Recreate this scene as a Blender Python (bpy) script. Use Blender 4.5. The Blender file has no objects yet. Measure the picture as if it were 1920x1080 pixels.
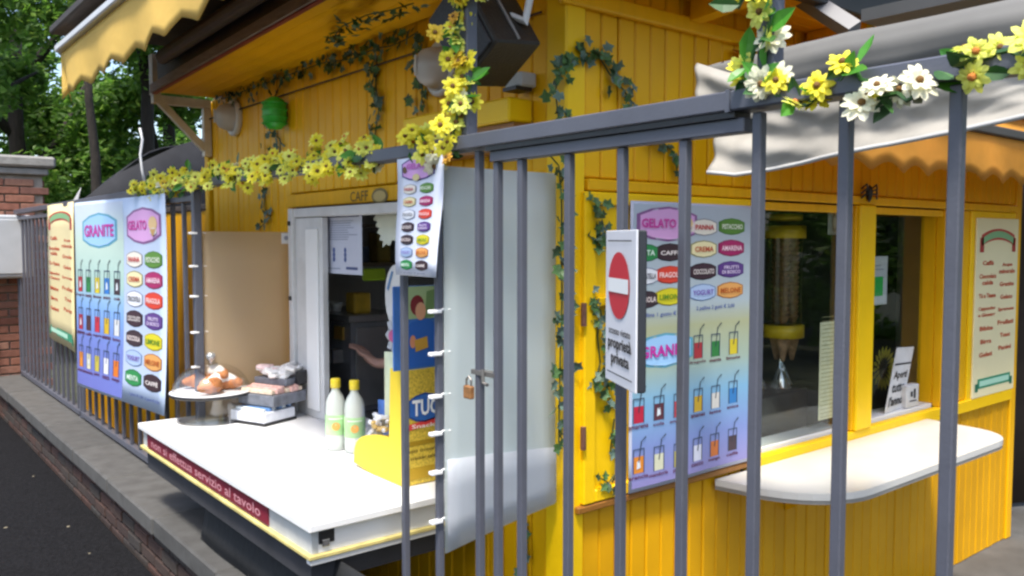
import bpy, bmesh, math, random
from mathutils import Vector, Matrix, noise
random.seed(7)
R = math.radians
S = bpy.context.scene
COL = S.collection
# ------------------------------------------------------------------ camera
CF, CP, CA, CH = 1575.0, R(3.25), R(38.95), 1.62
cd = bpy.data.cameras.new('camera'); cam = bpy.data.objects.new('camera', cd); COL.objects.link(cam)
cam.location = (0, 0, CH); cam.rotation_euler = (R(90) - CP, 0, -CA)
cd.sensor_width = 36; cd.lens = CF / 1920 * 36; cd.clip_start = .02; cd.clip_end = 400
S.camera = cam
# ------------------------------------------------------------------ light
SUND = Vector((-.36, -.31, 1.0)).normalized()
w = bpy.data.worlds.new('World'); S.world = w; w.use_nodes = True
nt = w.node_tree; bg = nt.nodes['Background']
sk = nt.nodes.new('ShaderNodeTexSky'); sk.sky_type = 'NISHITA'; sk.sun_disc = False
sk.sun_elevation = math.asin(SUND.z); sk.sun_rotation = math.atan2(SUND.x, SUND.y)
sk.air_density = 1.0; sk.dust_density = 2.5; sk.ozone_density = 1.0
nt.links.new(sk.outputs[0], bg.inputs[0]); bg.inputs[1].default_value = .15
sl = bpy.data.lights.new('sun', 'SUN'); sl.energy = 2.7; sl.angle = R(9); sl.color = (1, .95, .86)
so = bpy.data.objects.new('sun', sl); COL.objects.link(so)
so.rotation_euler = (-SUND).to_track_quat('-Z', 'Y').to_euler()
S.view_settings.view_transform = 'Standard'; S.view_settings.look = 'None'
S.view_settings.gamma = 1; S.view_settings.use_curve_mapping = False
S.view_settings.exposure = 1.22
S.render.engine = 'CYCLES'
S.cycles.filter_width = 2.5
S.cycles.max_bounces = 8; S.cycles.transparent_max_bounces = 12

# ------------------------------------------------------------------ survey helpers: where a sight line meets a real plane
_fw = Vector((math.sin(CA), math.cos(CA), 0)); _rt = Vector((math.cos(CA), -math.sin(CA), 0)); _up = Vector((0, 0, 1))
_F = _fw * math.cos(CP) - _up * math.sin(CP); _U = _up * math.cos(CP) + _fw * math.sin(CP); _C = Vector((0, 0, CH))
def hit(ax, val, u, v):
    r = _F + _rt * ((u - 960) / CF) + _U * ((540 - v) / CF)
    return _C + r * ((val - _C[ax]) / r[ax])
def AX(x, u, v): return hit(0, x, u, v)
def AY(y, u, v): return hit(1, y, u, v)
def AZ(z, u, v): return hit(2, z, u, v)

# ------------------------------------------------------------------ materials
def lin(c):
    if isinstance(c, str):
        c = c.lstrip('#'); c = [int(c[i:i+2], 16) / 255 for i in (0, 2, 4)]
        return tuple(x / 12.92 if x <= .04045 else ((x + .055) / 1.055) ** 2.4 for x in c)
    return tuple(c)
MATS = {}
def mat(name, c, rough=.6, var=.12, scale=8, bump=.0, metal=0, bscale=None, spec=.5, trans=0, stretch=None, dirt=0):
    if name in MATS: return MATS[name]
    m = bpy.data.materials.new(name); m.use_nodes = True; n = m.node_tree.nodes; l = m.node_tree.links
    p = n['Principled BSDF']; c = lin(c)
    p.inputs['Roughness'].default_value = rough; p.inputs['Metallic'].default_value = metal
    p.inputs['Specular IOR Level'].default_value = spec
    if trans:
        p.inputs['Transmission Weight'].default_value = trans
    tc = n.new('ShaderNodeTexCoord'); mp = n.new('ShaderNodeMapping'); l.new(tc.outputs['Object'], mp.inputs[0])
    if stretch: mp.inputs['Scale'].default_value = stretch
    if var or dirt:
        nz = n.new('ShaderNodeTexNoise'); nz.inputs['Scale'].default_value = scale; nz.inputs['Detail'].default_value = 5
        l.new(mp.outputs[0], nz.inputs[0])
        cr = n.new('ShaderNodeValToRGB'); l.new(nz.outputs[0], cr.inputs[0])
        cr.color_ramp.elements[0].position = .3; cr.color_ramp.elements[1].position = .7
        cr.color_ramp.elements[0].color = (*[x * (1 - var) for x in c], 1)
        cr.color_ramp.elements[1].color = (*[min(1, x * (1 + var)) for x in c], 1)
        src = cr.outputs[0]
        if dirt:
            n2 = n.new('ShaderNodeTexNoise'); n2.inputs['Scale'].default_value = scale * .35; n2.inputs['Detail'].default_value = 8
            n2.inputs['Roughness'].default_value = .7; l.new(tc.outputs['Object'], n2.inputs[0])
            r2 = n.new('ShaderNodeValToRGB'); r2.color_ramp.elements[0].position = .45; r2.color_ramp.elements[1].position = .75
            l.new(n2.outputs[0], r2.inputs[0])
            mx = n.new('ShaderNodeMixRGB'); mx.blend_type = 'MULTIPLY'
            mm = n.new('ShaderNodeMath'); mm.operation = 'MULTIPLY'; mm.inputs[1].default_value = dirt
            l.new(r2.outputs[0], mm.inputs[0]); l.new(mm.outputs[0], mx.inputs[0]); l.new(src, mx.inputs[1]); mx.inputs[2].default_value = (.45, .4, .33, 1)
            src = mx.outputs[0]
        l.new(src, p.inputs['Base Color'])
    else:
        p.inputs['Base Color'].default_value = (*c, 1)
    if bump:
        nb = n.new('ShaderNodeTexNoise'); nb.inputs['Scale'].default_value = bscale or scale * 4; nb.inputs['Detail'].default_value = 4
        l.new(mp.outputs[0], nb.inputs[0]); b = n.new('ShaderNodeBump'); b.inputs['Strength'].default_value = bump; b.inputs['Distance'].default_value = .01
        l.new(nb.outputs[0], b.inputs['Height']); l.new(b.outputs[0], p.inputs['Normal'])
    MATS[name] = m; return m
def island(name, cols, rough=.55, translucent=.0, bump=0):
    """a material that gives each separate piece its own tone"""
    if name in MATS: return MATS[name]
    m = bpy.data.materials.new(name); m.use_nodes = True; n = m.node_tree.nodes; l = m.node_tree.links
    p = n['Principled BSDF']; p.inputs['Roughness'].default_value = rough
    g = n.new('ShaderNodeNewGeometry'); cr = n.new('ShaderNodeValToRGB'); l.new(g.outputs['Random Per Island'], cr.inputs[0])
    e = cr.color_ramp.elements
    while len(e) < len(cols): e.new(.5)
    for i, c in enumerate(cols): e[i].position = i / max(1, len(cols) - 1); e[i].color = (*lin(c), 1)
    l.new(cr.outputs[0], p.inputs['Base Color'])
    if translucent:
        t = n.new('ShaderNodeBsdfTranslucent'); l.new(cr.outputs[0], t.inputs[0]); mx = n.new('ShaderNodeMixShader'); mx.inputs[0].default_value = translucent
        l.new(p.outputs[0], mx.inputs[1]); l.new(t.outputs[0], mx.inputs[2]); l.new(mx.outputs[0], n['Material Output'].inputs[0])
    MATS[name] = m; return m
def objrand(name, cols, rough=.8, scale=30, bump=.4, grime=.55):
    """each object of a set its own tone (bricks, slabs, boards)"""
    if name in MATS: return MATS[name]
    m = bpy.data.materials.new(name); m.use_nodes = True; n = m.node_tree.nodes; l = m.node_tree.links
    p = n['Principled BSDF']; p.inputs['Roughness'].default_value = rough
    oi = n.new('ShaderNodeObjectInfo'); cr = n.new('ShaderNodeValToRGB'); l.new(oi.outputs['Random'], cr.inputs[0])
    e = cr.color_ramp.elements
    while len(e) < len(cols): e.new(.5)
    for i, c in enumerate(cols): e[i].position = i / max(1, len(cols) - 1); e[i].color = (*lin(c), 1)
    g = n.new('ShaderNodeNewGeometry'); nz = n.new('ShaderNodeTexNoise'); nz.inputs['Scale'].default_value = scale; nz.inputs['Detail'].default_value = 6
    l.new(g.outputs['Position'], nz.inputs[0])
    mx = n.new('ShaderNodeMixRGB'); mx.blend_type = 'MULTIPLY'; mx.inputs[0].default_value = grime
    c2 = n.new('ShaderNodeValToRGB'); c2.color_ramp.elements[0].position = .3; c2.color_ramp.elements[0].color = (.45, .42, .4, 1); c2.color_ramp.elements[1].position = .65
    l.new(nz.outputs[0], c2.inputs[0]); l.new(cr.outputs[0], mx.inputs[1]); l.new(c2.outputs[0], mx.inputs[2]); l.new(mx.outputs[0], p.inputs['Base Color'])
    if bump:
        b = n.new('ShaderNodeBump'); b.inputs['Strength'].default_value = bump; b.inputs['Distance'].default_value = .006
        l.new(nz.outputs[0], b.inputs['Height']); l.new(b.outputs[0], p.inputs['Normal'])
    MATS[name] = m; return m
def cloth(name, c, tr=.45, var=.1, scale=6, stretch=None, rough=.8, bump=.25):
    if name in MATS: return MATS[name]
    m = mat(name, c, rough, var, scale, bump, bscale=14, stretch=stretch, spec=.2, dirt=.25)
    n = m.node_tree.nodes; l = m.node_tree.links; p = n['Principled BSDF']
    t = n.new('ShaderNodeBsdfTranslucent'); mx = n.new('ShaderNodeMixShader'); mx.inputs[0].default_value = tr
    l.new(p.inputs['Base Color'].links[0].from_socket, t.inputs[0]); l.new(p.outputs[0], mx.inputs[1]); l.new(t.outputs[0], mx.inputs[2])
    l.new(mx.outputs[0], n['Material Output'].inputs[0]); return m
def glass(name, tint=(1, 1, 1), mixt=.82, rough=.02):
    if name in MATS: return MATS[name]
    m = bpy.data.materials.new(name); m.use_nodes = True; n = m.node_tree.nodes; l = m.node_tree.links
    n.remove(n['Principled BSDF'])
    t = n.new('ShaderNodeBsdfTransparent'); t.inputs[0].default_value = (*tint, 1)
    g = n.new('ShaderNodeBsdfGlossy'); g.inputs['Roughness'].default_value = rough
    f = n.new('ShaderNodeLayerWeight'); f.inputs[0].default_value = .5
    pw = n.new('ShaderNodeMath'); pw.operation = 'POWER'; pw.inputs[1].default_value = 4.0; l.new(f.outputs['Facing'], pw.inputs[0])
    ma = n.new('ShaderNodeMath'); ma.operation = 'MULTIPLY_ADD'; ma.inputs[1].default_value = .5; ma.inputs[2].default_value = 1 - mixt; l.new(pw.outputs[0], ma.inputs[0])
    mx = n.new('ShaderNodeMixShader'); l.new(ma.outputs[0], mx.inputs[0]); l.new(t.outputs[0], mx.inputs[1]); l.new(g.outputs[0], mx.inputs[2])
    l.new(mx.outputs[0], n['Material Output'].inputs[0]); MATS[name] = m; return m
def frosted(name, c, see=.2):
    if name in MATS: return MATS[name]
    m = mat(name, c, .35, .06, 3, .1, bscale=5)
    n = m.node_tree.nodes; l = m.node_tree.links; p = n['Principled BSDF']
    t = n.new('ShaderNodeBsdfTranslucent'); t.inputs[0].default_value = (*[min(1, x * 1.25) for x in lin(c)], 1)
    tp = n.new('ShaderNodeBsdfTransparent'); tp.inputs[0].default_value = (.95, .95, .95, 1)
    a = n.new('ShaderNodeMixShader'); a.inputs[0].default_value = .55; l.new(p.outputs[0], a.inputs[1]); l.new(t.outputs[0], a.inputs[2])
    b = n.new('ShaderNodeMixShader'); b.inputs[0].default_value = see; l.new(a.outputs[0], b.inputs[1]); l.new(tp.outputs[0], b.inputs[2])
    l.new(b.outputs[0], n['Material Output'].inputs[0]); return m
def gradz(name, stops, rough=.45):
    """printed colour blend over the height of a poster"""
    if name in MATS: return MATS[name]
    m = bpy.data.materials.new(name); m.use_nodes = True; n = m.node_tree.nodes; l = m.node_tree.links
    p = n['Principled BSDF']; p.inputs['Roughness'].default_value = rough
    tc = n.new('ShaderNodeTexCoord'); sp = n.new('ShaderNodeSeparateXYZ'); l.new(tc.outputs['Generated'], sp.inputs[0])
    cr = n.new('ShaderNodeValToRGB'); l.new(sp.outputs[2], cr.inputs[0]); e = cr.color_ramp.elements
    while len(e) < len(stops): e.new(.5)
    for i, (q, c) in enumerate(stops): e[i].position = q; e[i].color = (*lin(c), 1)
    nz = n.new('ShaderNodeTexNoise'); nz.inputs['Scale'].default_value = 6; l.new(tc.outputs['Object'], nz.inputs[0])
    b = n.new('ShaderNodeBump'); b.inputs['Strength'].default_value = .15; b.inputs['Distance'].default_value = .02; l.new(nz.outputs[0], b.inputs['Height']); l.new(b.outputs[0], p.inputs['Normal'])
    l.new(cr.outputs[0], p.inputs['Base Color']); MATS[name] = m; return m
def ink(c): return mat('ink_' + c, c, .5, 0)

YEL = mat('yellow_paint', (.78, .41, .003), .42, .06, 5, .12, stretch=(6, 6, .8), bscale=14, dirt=.12)
YELB = mat('yellow_paint_bright', (.86, .53, .004), .4, .05, 5, .12, dirt=.1)
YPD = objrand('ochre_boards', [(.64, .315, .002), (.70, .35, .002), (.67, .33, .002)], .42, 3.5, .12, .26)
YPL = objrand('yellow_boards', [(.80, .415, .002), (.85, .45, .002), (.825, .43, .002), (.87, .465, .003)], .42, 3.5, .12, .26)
BAR = mat('grey_metal_paint', (.085, .09, .115), .42, .07, 6, .06, bscale=140, dirt=.35)
WHT = mat('white_laminate', (.80, .80, .80), .35, .03, 6, dirt=.12)
SHW = mat('shelf_laminate', (.56, .55, .52), .25, .05, 4)
WHP = mat('white_paint', (.62, .62, .62), .5, .06, 12, .1, dirt=.25)
DRK = mat('dark_brown_wood', (.045, .032, .024), .6, .2, 14, .3, stretch=(3, 1, 3))
SOF = objrand('soffit_orange', [(.84, .42, .003), (.89, .455, .003), (.86, .44, .003)], .5, 6, .1, .15)
BLK = mat('black_plastic', (.014, .013, .014), .4, .2, 40, .1)
CREAM = mat('cream_wood', (.62, .54, .42), .55, .12, 15, .2, dirt=.3)
MOULD = mat('brown_moulding', (.25, .10, .012), .5, .15, 15, .2)

for m_, v_ in ((YEL, .25), (YELB, .25), (YPL, .25), (YPD, .25), (SOF, .2)): m_.node_tree.nodes['Principled BSDF'].inputs['Specular IOR Level'].default_value = v_
# ------------------------------------------------------------------ geometry helper
class G:
    def __init__(s): s.v = []; s.f = []; s.m = []
    def _add(s, vs, fs, mi=0):
        o = len(s.v); s.v += [tuple(x) for x in vs]
        for f in fs: s.f.append([i + o for i in f]); s.m.append(mi)
    def box(s, a, b, mi=0, M=None, ch=0):
        x0, y0, z0 = [min(p, q) for p, q in zip(a, b)]; x1, y1, z1 = [max(p, q) for p, q in zip(a, b)]
        if ch:
            bm = bmesh.new(); bmesh.ops.create_cube(bm, size=1)
            for v in bm.verts: v.co = Vector(((x0 + x1) / 2 + v.co.x * (x1 - x0), (y0 + y1) / 2 + v.co.y * (y1 - y0), (z0 + z1) / 2 + v.co.z * (z1 - z0)))
            bmesh.ops.bevel(bm, geom=bm.edges[:], offset=ch, segments=1, affect='EDGES')
            bm.verts.index_update(); vs = [v.co.copy() for v in bm.verts]; fs = [[v.index for v in f.verts] for f in bm.faces]; bm.free()
        else:
            vs = [Vector(p) for p in ((x0, y0, z0), (x1, y0, z0), (x1, y1, z0), (x0, y1, z0), (x0, y0, z1), (x1, y0, z1), (x1, y1, z1), (x0, y1, z1))]
            fs = [(0, 3, 2, 1), (4, 5, 6, 7), (0, 1, 5, 4), (1, 2, 6, 5), (2, 3, 7, 6), (3, 0, 4, 7)]
        if M: vs = [M @ p for p in vs]
        s._add(vs, fs, mi); return s
    def tube(s, pts, r, n=8, mi=0, cap=True):
        pts = [Vector(p) for p in pts]; rs = r if isinstance(r, (list, tuple)) else [r] * len(pts); rings = []; up = None
        for i, p in enumerate(pts):
            t = (pts[min(i + 1, len(pts) - 1)] - pts[max(i - 1, 0)]).normalized()
            if up is None: up = Vector((0, 0, 1)) if abs(t.z) < .9 else Vector((1, 0, 0))
            a = t.cross(up).normalized(); up = a.cross(t).normalized()
            rings.append([p + (a * math.cos(2 * math.pi * k / n) + up * math.sin(2 * math.pi * k / n)) * rs[i] for k in range(n)])
        vs = [q for rg in rings for q in rg]; fs = []
        for i in range(len(pts) - 1):
            for k in range(n): fs.append((i * n + k, i * n + (k + 1) % n, (i + 1) * n + (k + 1) % n, (i + 1) * n + k))
        if cap: fs.append(tuple(range(n))[::-1]); fs.append(tuple((len(pts) - 1) * n + k for k in range(n)))
        s._add(vs, fs, mi); return s
    def lathe(s, prof, c=(0, 0, 0), n=20, mi=0, M=None):
        vs = []; fs = []; c = Vector(c)
        for r, z in prof:
            for k in range(n): vs.append(Vector((r * math.cos(2 * math.pi * k / n), r * math.sin(2 * math.pi * k / n), z)))
        for i in range(len(prof) - 1):
            for k in range(n): fs.append((i * n + k, i * n + (k + 1) % n, (i + 1) * n + (k + 1) % n, (i + 1) * n + k))
        vs = [(M @ v if M else v) + c for v in vs]; s._add(vs, fs, mi); return s
    def prism(s, poly, d, mi=0):
        """closed polygon of 3-D points pushed along d"""
        d = Vector(d); a = [Vector(p) for p in poly]; n = len(a); vs = a + [p + d for p in a]
        s._add(vs, [tuple(range(n))[::-1], tuple(range(n, 2 * n))] + [(i, (i + 1) % n, n + (i + 1) % n, n + i) for i in range(n)], mi); return s
    def grid(s, fn, nu, nv, mi=0, thick=None):
        vs = [Vector(fn(i / nu, j / nv)) for j in range(nv + 1) for i in range(nu + 1)]; W = nu + 1
        fs = [(j * W + i, j * W + i + 1, (j + 1) * W + i + 1, (j + 1) * W + i) for j in range(nv) for i in range(nu)]
        if thick:
            d = Vector(thick); N = len(vs); vs += [p + d for p in vs]; fs += [tuple(N + k for k in f[::-1]) for f in fs]
            rim = [i for i in range(W)] + [j * W + nu for j in range(1, nv + 1)] + [nv * W + i for i in range(nu - 1, -1, -1)] + [j * W for j in range(nv - 1, 0, -1)]
            for a, b in zip(rim, rim[1:] + rim[:1]): fs.append((b, a, N + a, N + b))
        s._add(vs, fs, mi); return s
    def mesh(s, name, mats, smooth=False):
        me = bpy.data.meshes.new(name); me.from_pydata(s.v, [], s.f); mats = mats if isinstance(mats, (list, tuple)) else [mats]
        for m in mats: me.materials.append(m)
        me.polygons.foreach_set('material_index', s.m)
        if smooth: me.polygons.foreach_set('use_smooth', [True] * len(s.f))
        bm = bmesh.new(); bm.from_mesh(me); bmesh.ops.recalc_face_normals(bm, faces=bm.faces); bm.to_mesh(me); bm.free()
        me.update(); return me
    def build(s, name, mats, parent=None, smooth=False, loc=None):
        o = bpy.data.objects.new(name, s.mesh(name, mats, smooth)); COL.objects.link(o)
        if loc is not None: o.location = loc
        return par(o, parent)
ROOTLOC = {}
def par(o, parent):
    if parent is not None:
        o.parent = parent
        if o.location.length == 0 and parent.type == 'EMPTY' and parent.get('_w', 1): o.matrix_parent_inverse = Matrix.Translation(-parent.location) if not parent.rotation_euler.z else (Matrix.Translation(parent.location) @ parent.rotation_euler.to_matrix().to_4x4()).inverted()
    return o
def tag(o, label, cat, group=None):
    o['label'] = label; o['category'] = cat
    if group: o['group'] = group
    return o
def thing(name, label, cat, loc=(0, 0, 0), group=None):
    o = bpy.data.objects.new(name, None); COL.objects.link(o); o.location = loc; o.empty_display_size = .1
    return tag(o, label, cat, group)
def struct(o, kind='structure'): o['kind'] = kind; return o
def inst(name, me, parent, M):
    """a part that shares its mesh, placed in world space"""
    o = bpy.data.objects.new(name, me); COL.objects.link(o); o.matrix_basis = M
    if parent is not None:
        o.parent = parent; o.matrix_parent_inverse = Matrix.Translation(-parent.location)
    return o
def unitbox(name, m, ch=.0, sz=(1, 1, 1)):
    return G().box((-sz[0] / 2, -sz[1] / 2, -sz[2] / 2), (sz[0] / 2, sz[1] / 2, sz[2] / 2), ch=ch).mesh(name, m)

# ------------------------------------------------------------------ lettering
_TX = {}
def text_polys(s, bold=0.0):
    if (s, bold) in _TX: return _TX[(s, bold)]
    cu = bpy.data.curves.new('lettering', 'FONT'); cu.body = s; cu.resolution_u = 2; cu.offset = bold; cu.align_x = 'CENTER'; cu.align_y = 'CENTER'
    ob = bpy.data.objects.new('lettering', cu); me = ob.to_mesh()
    vs = [v.co.copy() for v in me.vertices]; fs = [tuple(p.vertices) for p in me.polygons]; ob.to_mesh_clear()
    bpy.data.objects.remove(ob); bpy.data.curves.remove(cu)
    if not vs: vs = [Vector((0, 0, 0))]
    x0 = min(v.x for v in vs); x1 = max(v.x for v in vs); y0 = min(v.y for v in vs); y1 = max(v.y for v in vs)
    vs = [Vector((v.x - (x0 + x1) / 2, v.y - (y0 + y1) / 2, 0)) for v in vs]
    _TX[(s, bold)] = (vs, fs, max(x1 - x0, 1e-4), max(y1 - y0, 1e-4)); return _TX[(s, bold)]
class Print:
    """flat print in poster coordinates (u right 0..W, v up 0..H in metres)"""
    def __init__(s, fmap, nrm): s.f = fmap; s.n = Vector(nrm); s.g = G(); s.mats = []
    def mi(s, m):
        m = ink(m) if isinstance(m, str) else m
        if m not in s.mats: s.mats.append(m)
        return s.mats.index(m)
    def P(s, u, v, k): return Vector(s.f(u, v)) + s.n * (.0013 * k)
    def poly(s, pts, m, k=1): s.g._add([s.P(u, v, k) for u, v in pts], [tuple(range(len(pts)))], s.mi(m))
    def rect(s, u0, v0, u1, v1, m, k=1, nu=1, nv=1):
        W = nu + 1
        vs = [s.P(u0 + (u1 - u0) * i / nu, v0 + (v1 - v0) * j / nv, k) for j in range(nv + 1) for i in range(nu + 1)]
        s.g._add(vs, [(j * W + i, j * W + i + 1, (j + 1) * W + i + 1, (j + 1) * W + i) for j in range(nv) for i in range(nu)], s.mi(m))
    def hexa(s, u, v, w, h, m, edge=None, k=1):
        def pts(w, h): return [(u - w / 2, v - h * .27), (u - w * .28, v - h * .43), (u, v - h / 2), (u + w * .28, v - h * .43), (u + w / 2, v - h * .27), (u + w / 2, v + h * .27), (u + w * .28, v + h * .43), (u, v + h / 2), (u - w * .28, v + h * .43), (u - w / 2, v + h * .27)]
        if edge: s.poly(pts(w, h), edge, k); s.poly(pts(w * .9, h * .88), m, k + 1)
        else: s.poly(pts(w, h), m, k)
    def disc(s, u, v, r, m, k=1, n=20, ry=None): s.poly([(u + r * math.cos(2 * math.pi * i / n), v + (ry or r) * math.sin(2 * math.pi * i / n)) for i in range(n)], m, k)
    def text(s, t, u, v, w, h, m, k=3, bold=.012, keep=False, arc=None):
        vs, fs, tw, th = text_polys(t, bold); sx = w / tw; sy = h / th
        if keep: sx = sy = min(sx, sy)
        s.g._add([s.P(u + p.x * sx, v + p.y * sy, k) for p in vs], fs, s.mi(m))
    def cup(s, u, v, w, h, m, k=1, name=None):
        s.rect(u - w / 2, v - h / 2, u + w / 2, v + h * .12, m, k)
        for dx in (-1, 1): s.rect(u + dx * w / 2 - w * .045, v - h / 2, u + dx * w / 2 + w * .045, v + h * .42, '#3a4a60', k + 1)
        s.rect(u - w * .5, v + h * .38, u + w * .5, v + h * .42, '#3a4a60', k + 1)
        s.poly([(u - w * .05, v - h * .1), (u + w * .05, v - h * .1), (u + w * .3, v + h * .68), (u + w * .2, v + h * .68)], '#2c3a4a', k + 1)
        s.poly([(u + w * .2, v + h * .62), (u + w * .3, v + h * .68), (u + w * .68, v + h * .8), (u + w * .64, v + h * .86), (u + w * .2, v + h * .68)], '#2c3a4a', k + 2)
        s.poly([(u - w * .2, v - h * .35), (u + w * .18, v - h * .3), (u + w * .1, v - h * .02), (u - w * .15, v - h * .05)], '#ffffff22'[:7] if False else '#d8dee4', k + 1) if random.random() < .35 else None
        if name: s.text(name, u, v - h * .64, min(w * 1.9, w * .28 * len(name)), h * .13, '#5a1038', k + 1, .02)
    def build(s, parent, name='printed_artwork'):
        o = s.g.build(name, s.mats, parent); o['kind'] = 'stuff'; return o

# ================================================================== GROUND AND FAR SETTING
asph = mat('asphalt', (.012, .012, .0135), .95, .4, 60, .8, bscale=220, dirt=.3, spec=.08)  # asphalt base darkened in place of tree shade over the path
paving = mat('concrete_paving', (.085, .082, .078), .85, .25, 6, .4, bscale=120, dirt=.5)
soil = mat('park_soil', (.05, .055, .03), .95, .4, 3, .5)
g = G(); g.box((-90, -90, -.4), (110, 130, -.09)); struct(g.build('ground', soil))
g = G(); g.box((1.34, -6, -.085), (8.5, 8.8, -.06)); struct(g.build('kiosk_yard_paving', paving))
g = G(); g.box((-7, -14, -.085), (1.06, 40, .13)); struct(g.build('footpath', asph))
for i in range(26):
    pass
# little litter flecks on the asphalt
g = G()
for i in range(70):
    x = random.uniform(-1.2, 1.0); y = random.uniform(2.2, 8); r = random.uniform(.004, .014); a = random.random() * 6
    g.prism([(x + r * math.cos(a + k * 1.57) * (1 if k % 2 else .6), y + r * math.sin(a + k * 1.57), .131) for k in range(4)], (0, 0, .002))
struct(g.build('path_litter', mat('dry_leaf', (.22, .19, .13), .8, .3, 20)), 'stuff')

# ---- low wall with coping
wall = thing('low_wall', 'low dark brick wall with grey stone coping running under the metal fence', 'wall', (1.17, 5, .13))
G().box((1.10, 2.24, -.08), (1.34, 9.1, .335)).build('mortar_core', mat('mortar_dark', (.055, .05, .045), .95, .3, 20, .4), wall)
BRD = objrand('dark_bricks', [(.035, .02, .016), (.06, .026, .018), (.04, .028, .022), (.03, .026, .023), (.075, .032, .022)], .9, 26, .6)
bme = unitbox('brick', BRD, .004, (.05, .205, .052))
for c in range(4):
    y = 2.35 + (c % 2) * .11
    while y < 9.05:
        inst('brick', bme, wall, Matrix.Translation((1.098 + random.uniform(-.003, .003), y, .148 + c * .0625 - .03))); y += .218
COP = objrand('coping_stone', [(.075, .074, .071), (.098, .095, .09), (.066, .065, .062), (.088, .086, .081)], .85, 12, .5)
for i in range(9):
    y0 = 2.22 + i * .77
    g = G(); g.box((1.035 + random.uniform(-.004, .004), y0 + .005, .337), (1.37, y0 + .765, .42 + random.uniform(-.003, .003)), ch=.008); g.build('coping_slab', COP, wall)
# ---- brick pillar
pil = thing('brick_pillar', 'red brick gate pillar with pale stone cap at the far end of the fence', 'pillar', (1.0, 9.0, -.08))
G().box((.02, 8.62, -.08), (1.50, 9.02, 2.20)).build('mortar_core', mat('mortar_light', (.28, .25, .21), .95, .2, 20, .4), pil)
BR = objrand('red_bricks', [(.22, .085, .055), (.27, .115, .075), (.19, .075, .05), (.31, .16, .11), (.16, .07, .052)], .88, 22, .6)
bx = unitbox('brick', BR, .004, (.225, .05, .06)); by = unitbox('brick', BR, .004, (.05, .225, .06))
for c in range(31):
    z = -.04 + c * .0725
    x = .02 + (c % 2) * .118 + .115
    while x < 1.44:
        inst('brick', bx, pil, Matrix.Translation((x, 8.615 + random.uniform(-.003, .003), z))); x += .236
    if c % 2 == 0: pass
    for y in ((8.71, 8.945) if c % 2 else (8.80,)):
        inst('brick', by, pil, Matrix.Translation((1.502, y, z)))
stone = mat('pale_cap_stone', (.24, .235, .22), .8, .15, 9, .4, dirt=.4)
G().box((-.05, 8.57, 2.205), (1.545, 9.08, 2.265), ch=.01).build('cap_course', stone, pil)
G().box((-.12, 8.53, 2.27), (1.60, 9.14, 2.37), ch=.02).build('cap_slab', stone, pil)
mb = thing('meter_box', 'pale grey electricity meter box fixed to the brick pillar', 'meter box', (1.1, 8.5, 1.28))
g = G(); g.box((.75, 8.42, 1.29), (1.375, 8.585, 1.84), ch=.015); g.build('box_body', mat('grey_box', (.36, .38, .40), .5, .05, 10), mb)
G().box((.80, 8.408, 1.33), (1.335, 8.419, 1.80), ch=.004).build('box_door', mat('grey_box2', (.40, .42, .44), .45, .05, 10), mb)
G().tube([(1.0, 8.50, 1.29), (1.0, 8.50, .6), (1.0, 8.50, -.08)], .02).build('conduit', mat('dark_pipe', (.08, .08, .08), .5), mb)

# ---- trees
LEAF = island('tree_leaves', [(.045, .11, .014), (.09, .20, .025), (.15, .30, .035), (.10, .23, .03), (.28, .42, .07)], .5, .6)
LEAFD = island('dark_tree_leaves', [(.014, .032, .008), (.025, .055, .012), (.04, .08, .018)], .5, .35)
BARK = mat('bark', (.022, .017, .013), .95, .35, 12, .9, bscale=30, stretch=(2, 2, .5))
def crown(c, rad, n, size, seed, m, clumps=26):
    rd = random.Random(seed); g = G(); c = Vector(c); cs = []
    for i in range(clumps):
        while True:
            p = Vector((rd.uniform(-1, 1), rd.uniform(-1, 1), rd.uniform(-1, 1)))
            if .25 < p.length < 1: break
        cs.append((Vector((p.x * rad[0], p.y * rad[1], p.z * rad[2])), rd.uniform(.18, .36) * min(rad)))
    vs = []; fs = []
    for i in range(n):
        cc, cr = cs[rd.randrange(clumps)]
        d = Vector((rd.gauss(0, 1), rd.gauss(0, 1), rd.gauss(0, .8))); d = d.normalized() * cr * rd.random() ** .45
        p = c + cc + d; a = Vector((rd.gauss(0, 1), rd.gauss(0, 1), rd.gauss(0, .6))).normalized(); b = a.orthogonal().normalized()
        b = (b + a.cross(b) * rd.uniform(-1, 1)).normalized(); s = size * rd.uniform(.6, 1.3); o = len(vs)
        nn = a.cross(b) * s * .12
        vs += [p - a * s * .5, p + b * s * .26 + nn, p + a * s * .55, p - b * s * .26 + nn]; fs += [(o, o + 1, o + 2), (o, o + 2, o + 3)]
    g._add(vs, fs); return g
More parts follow.
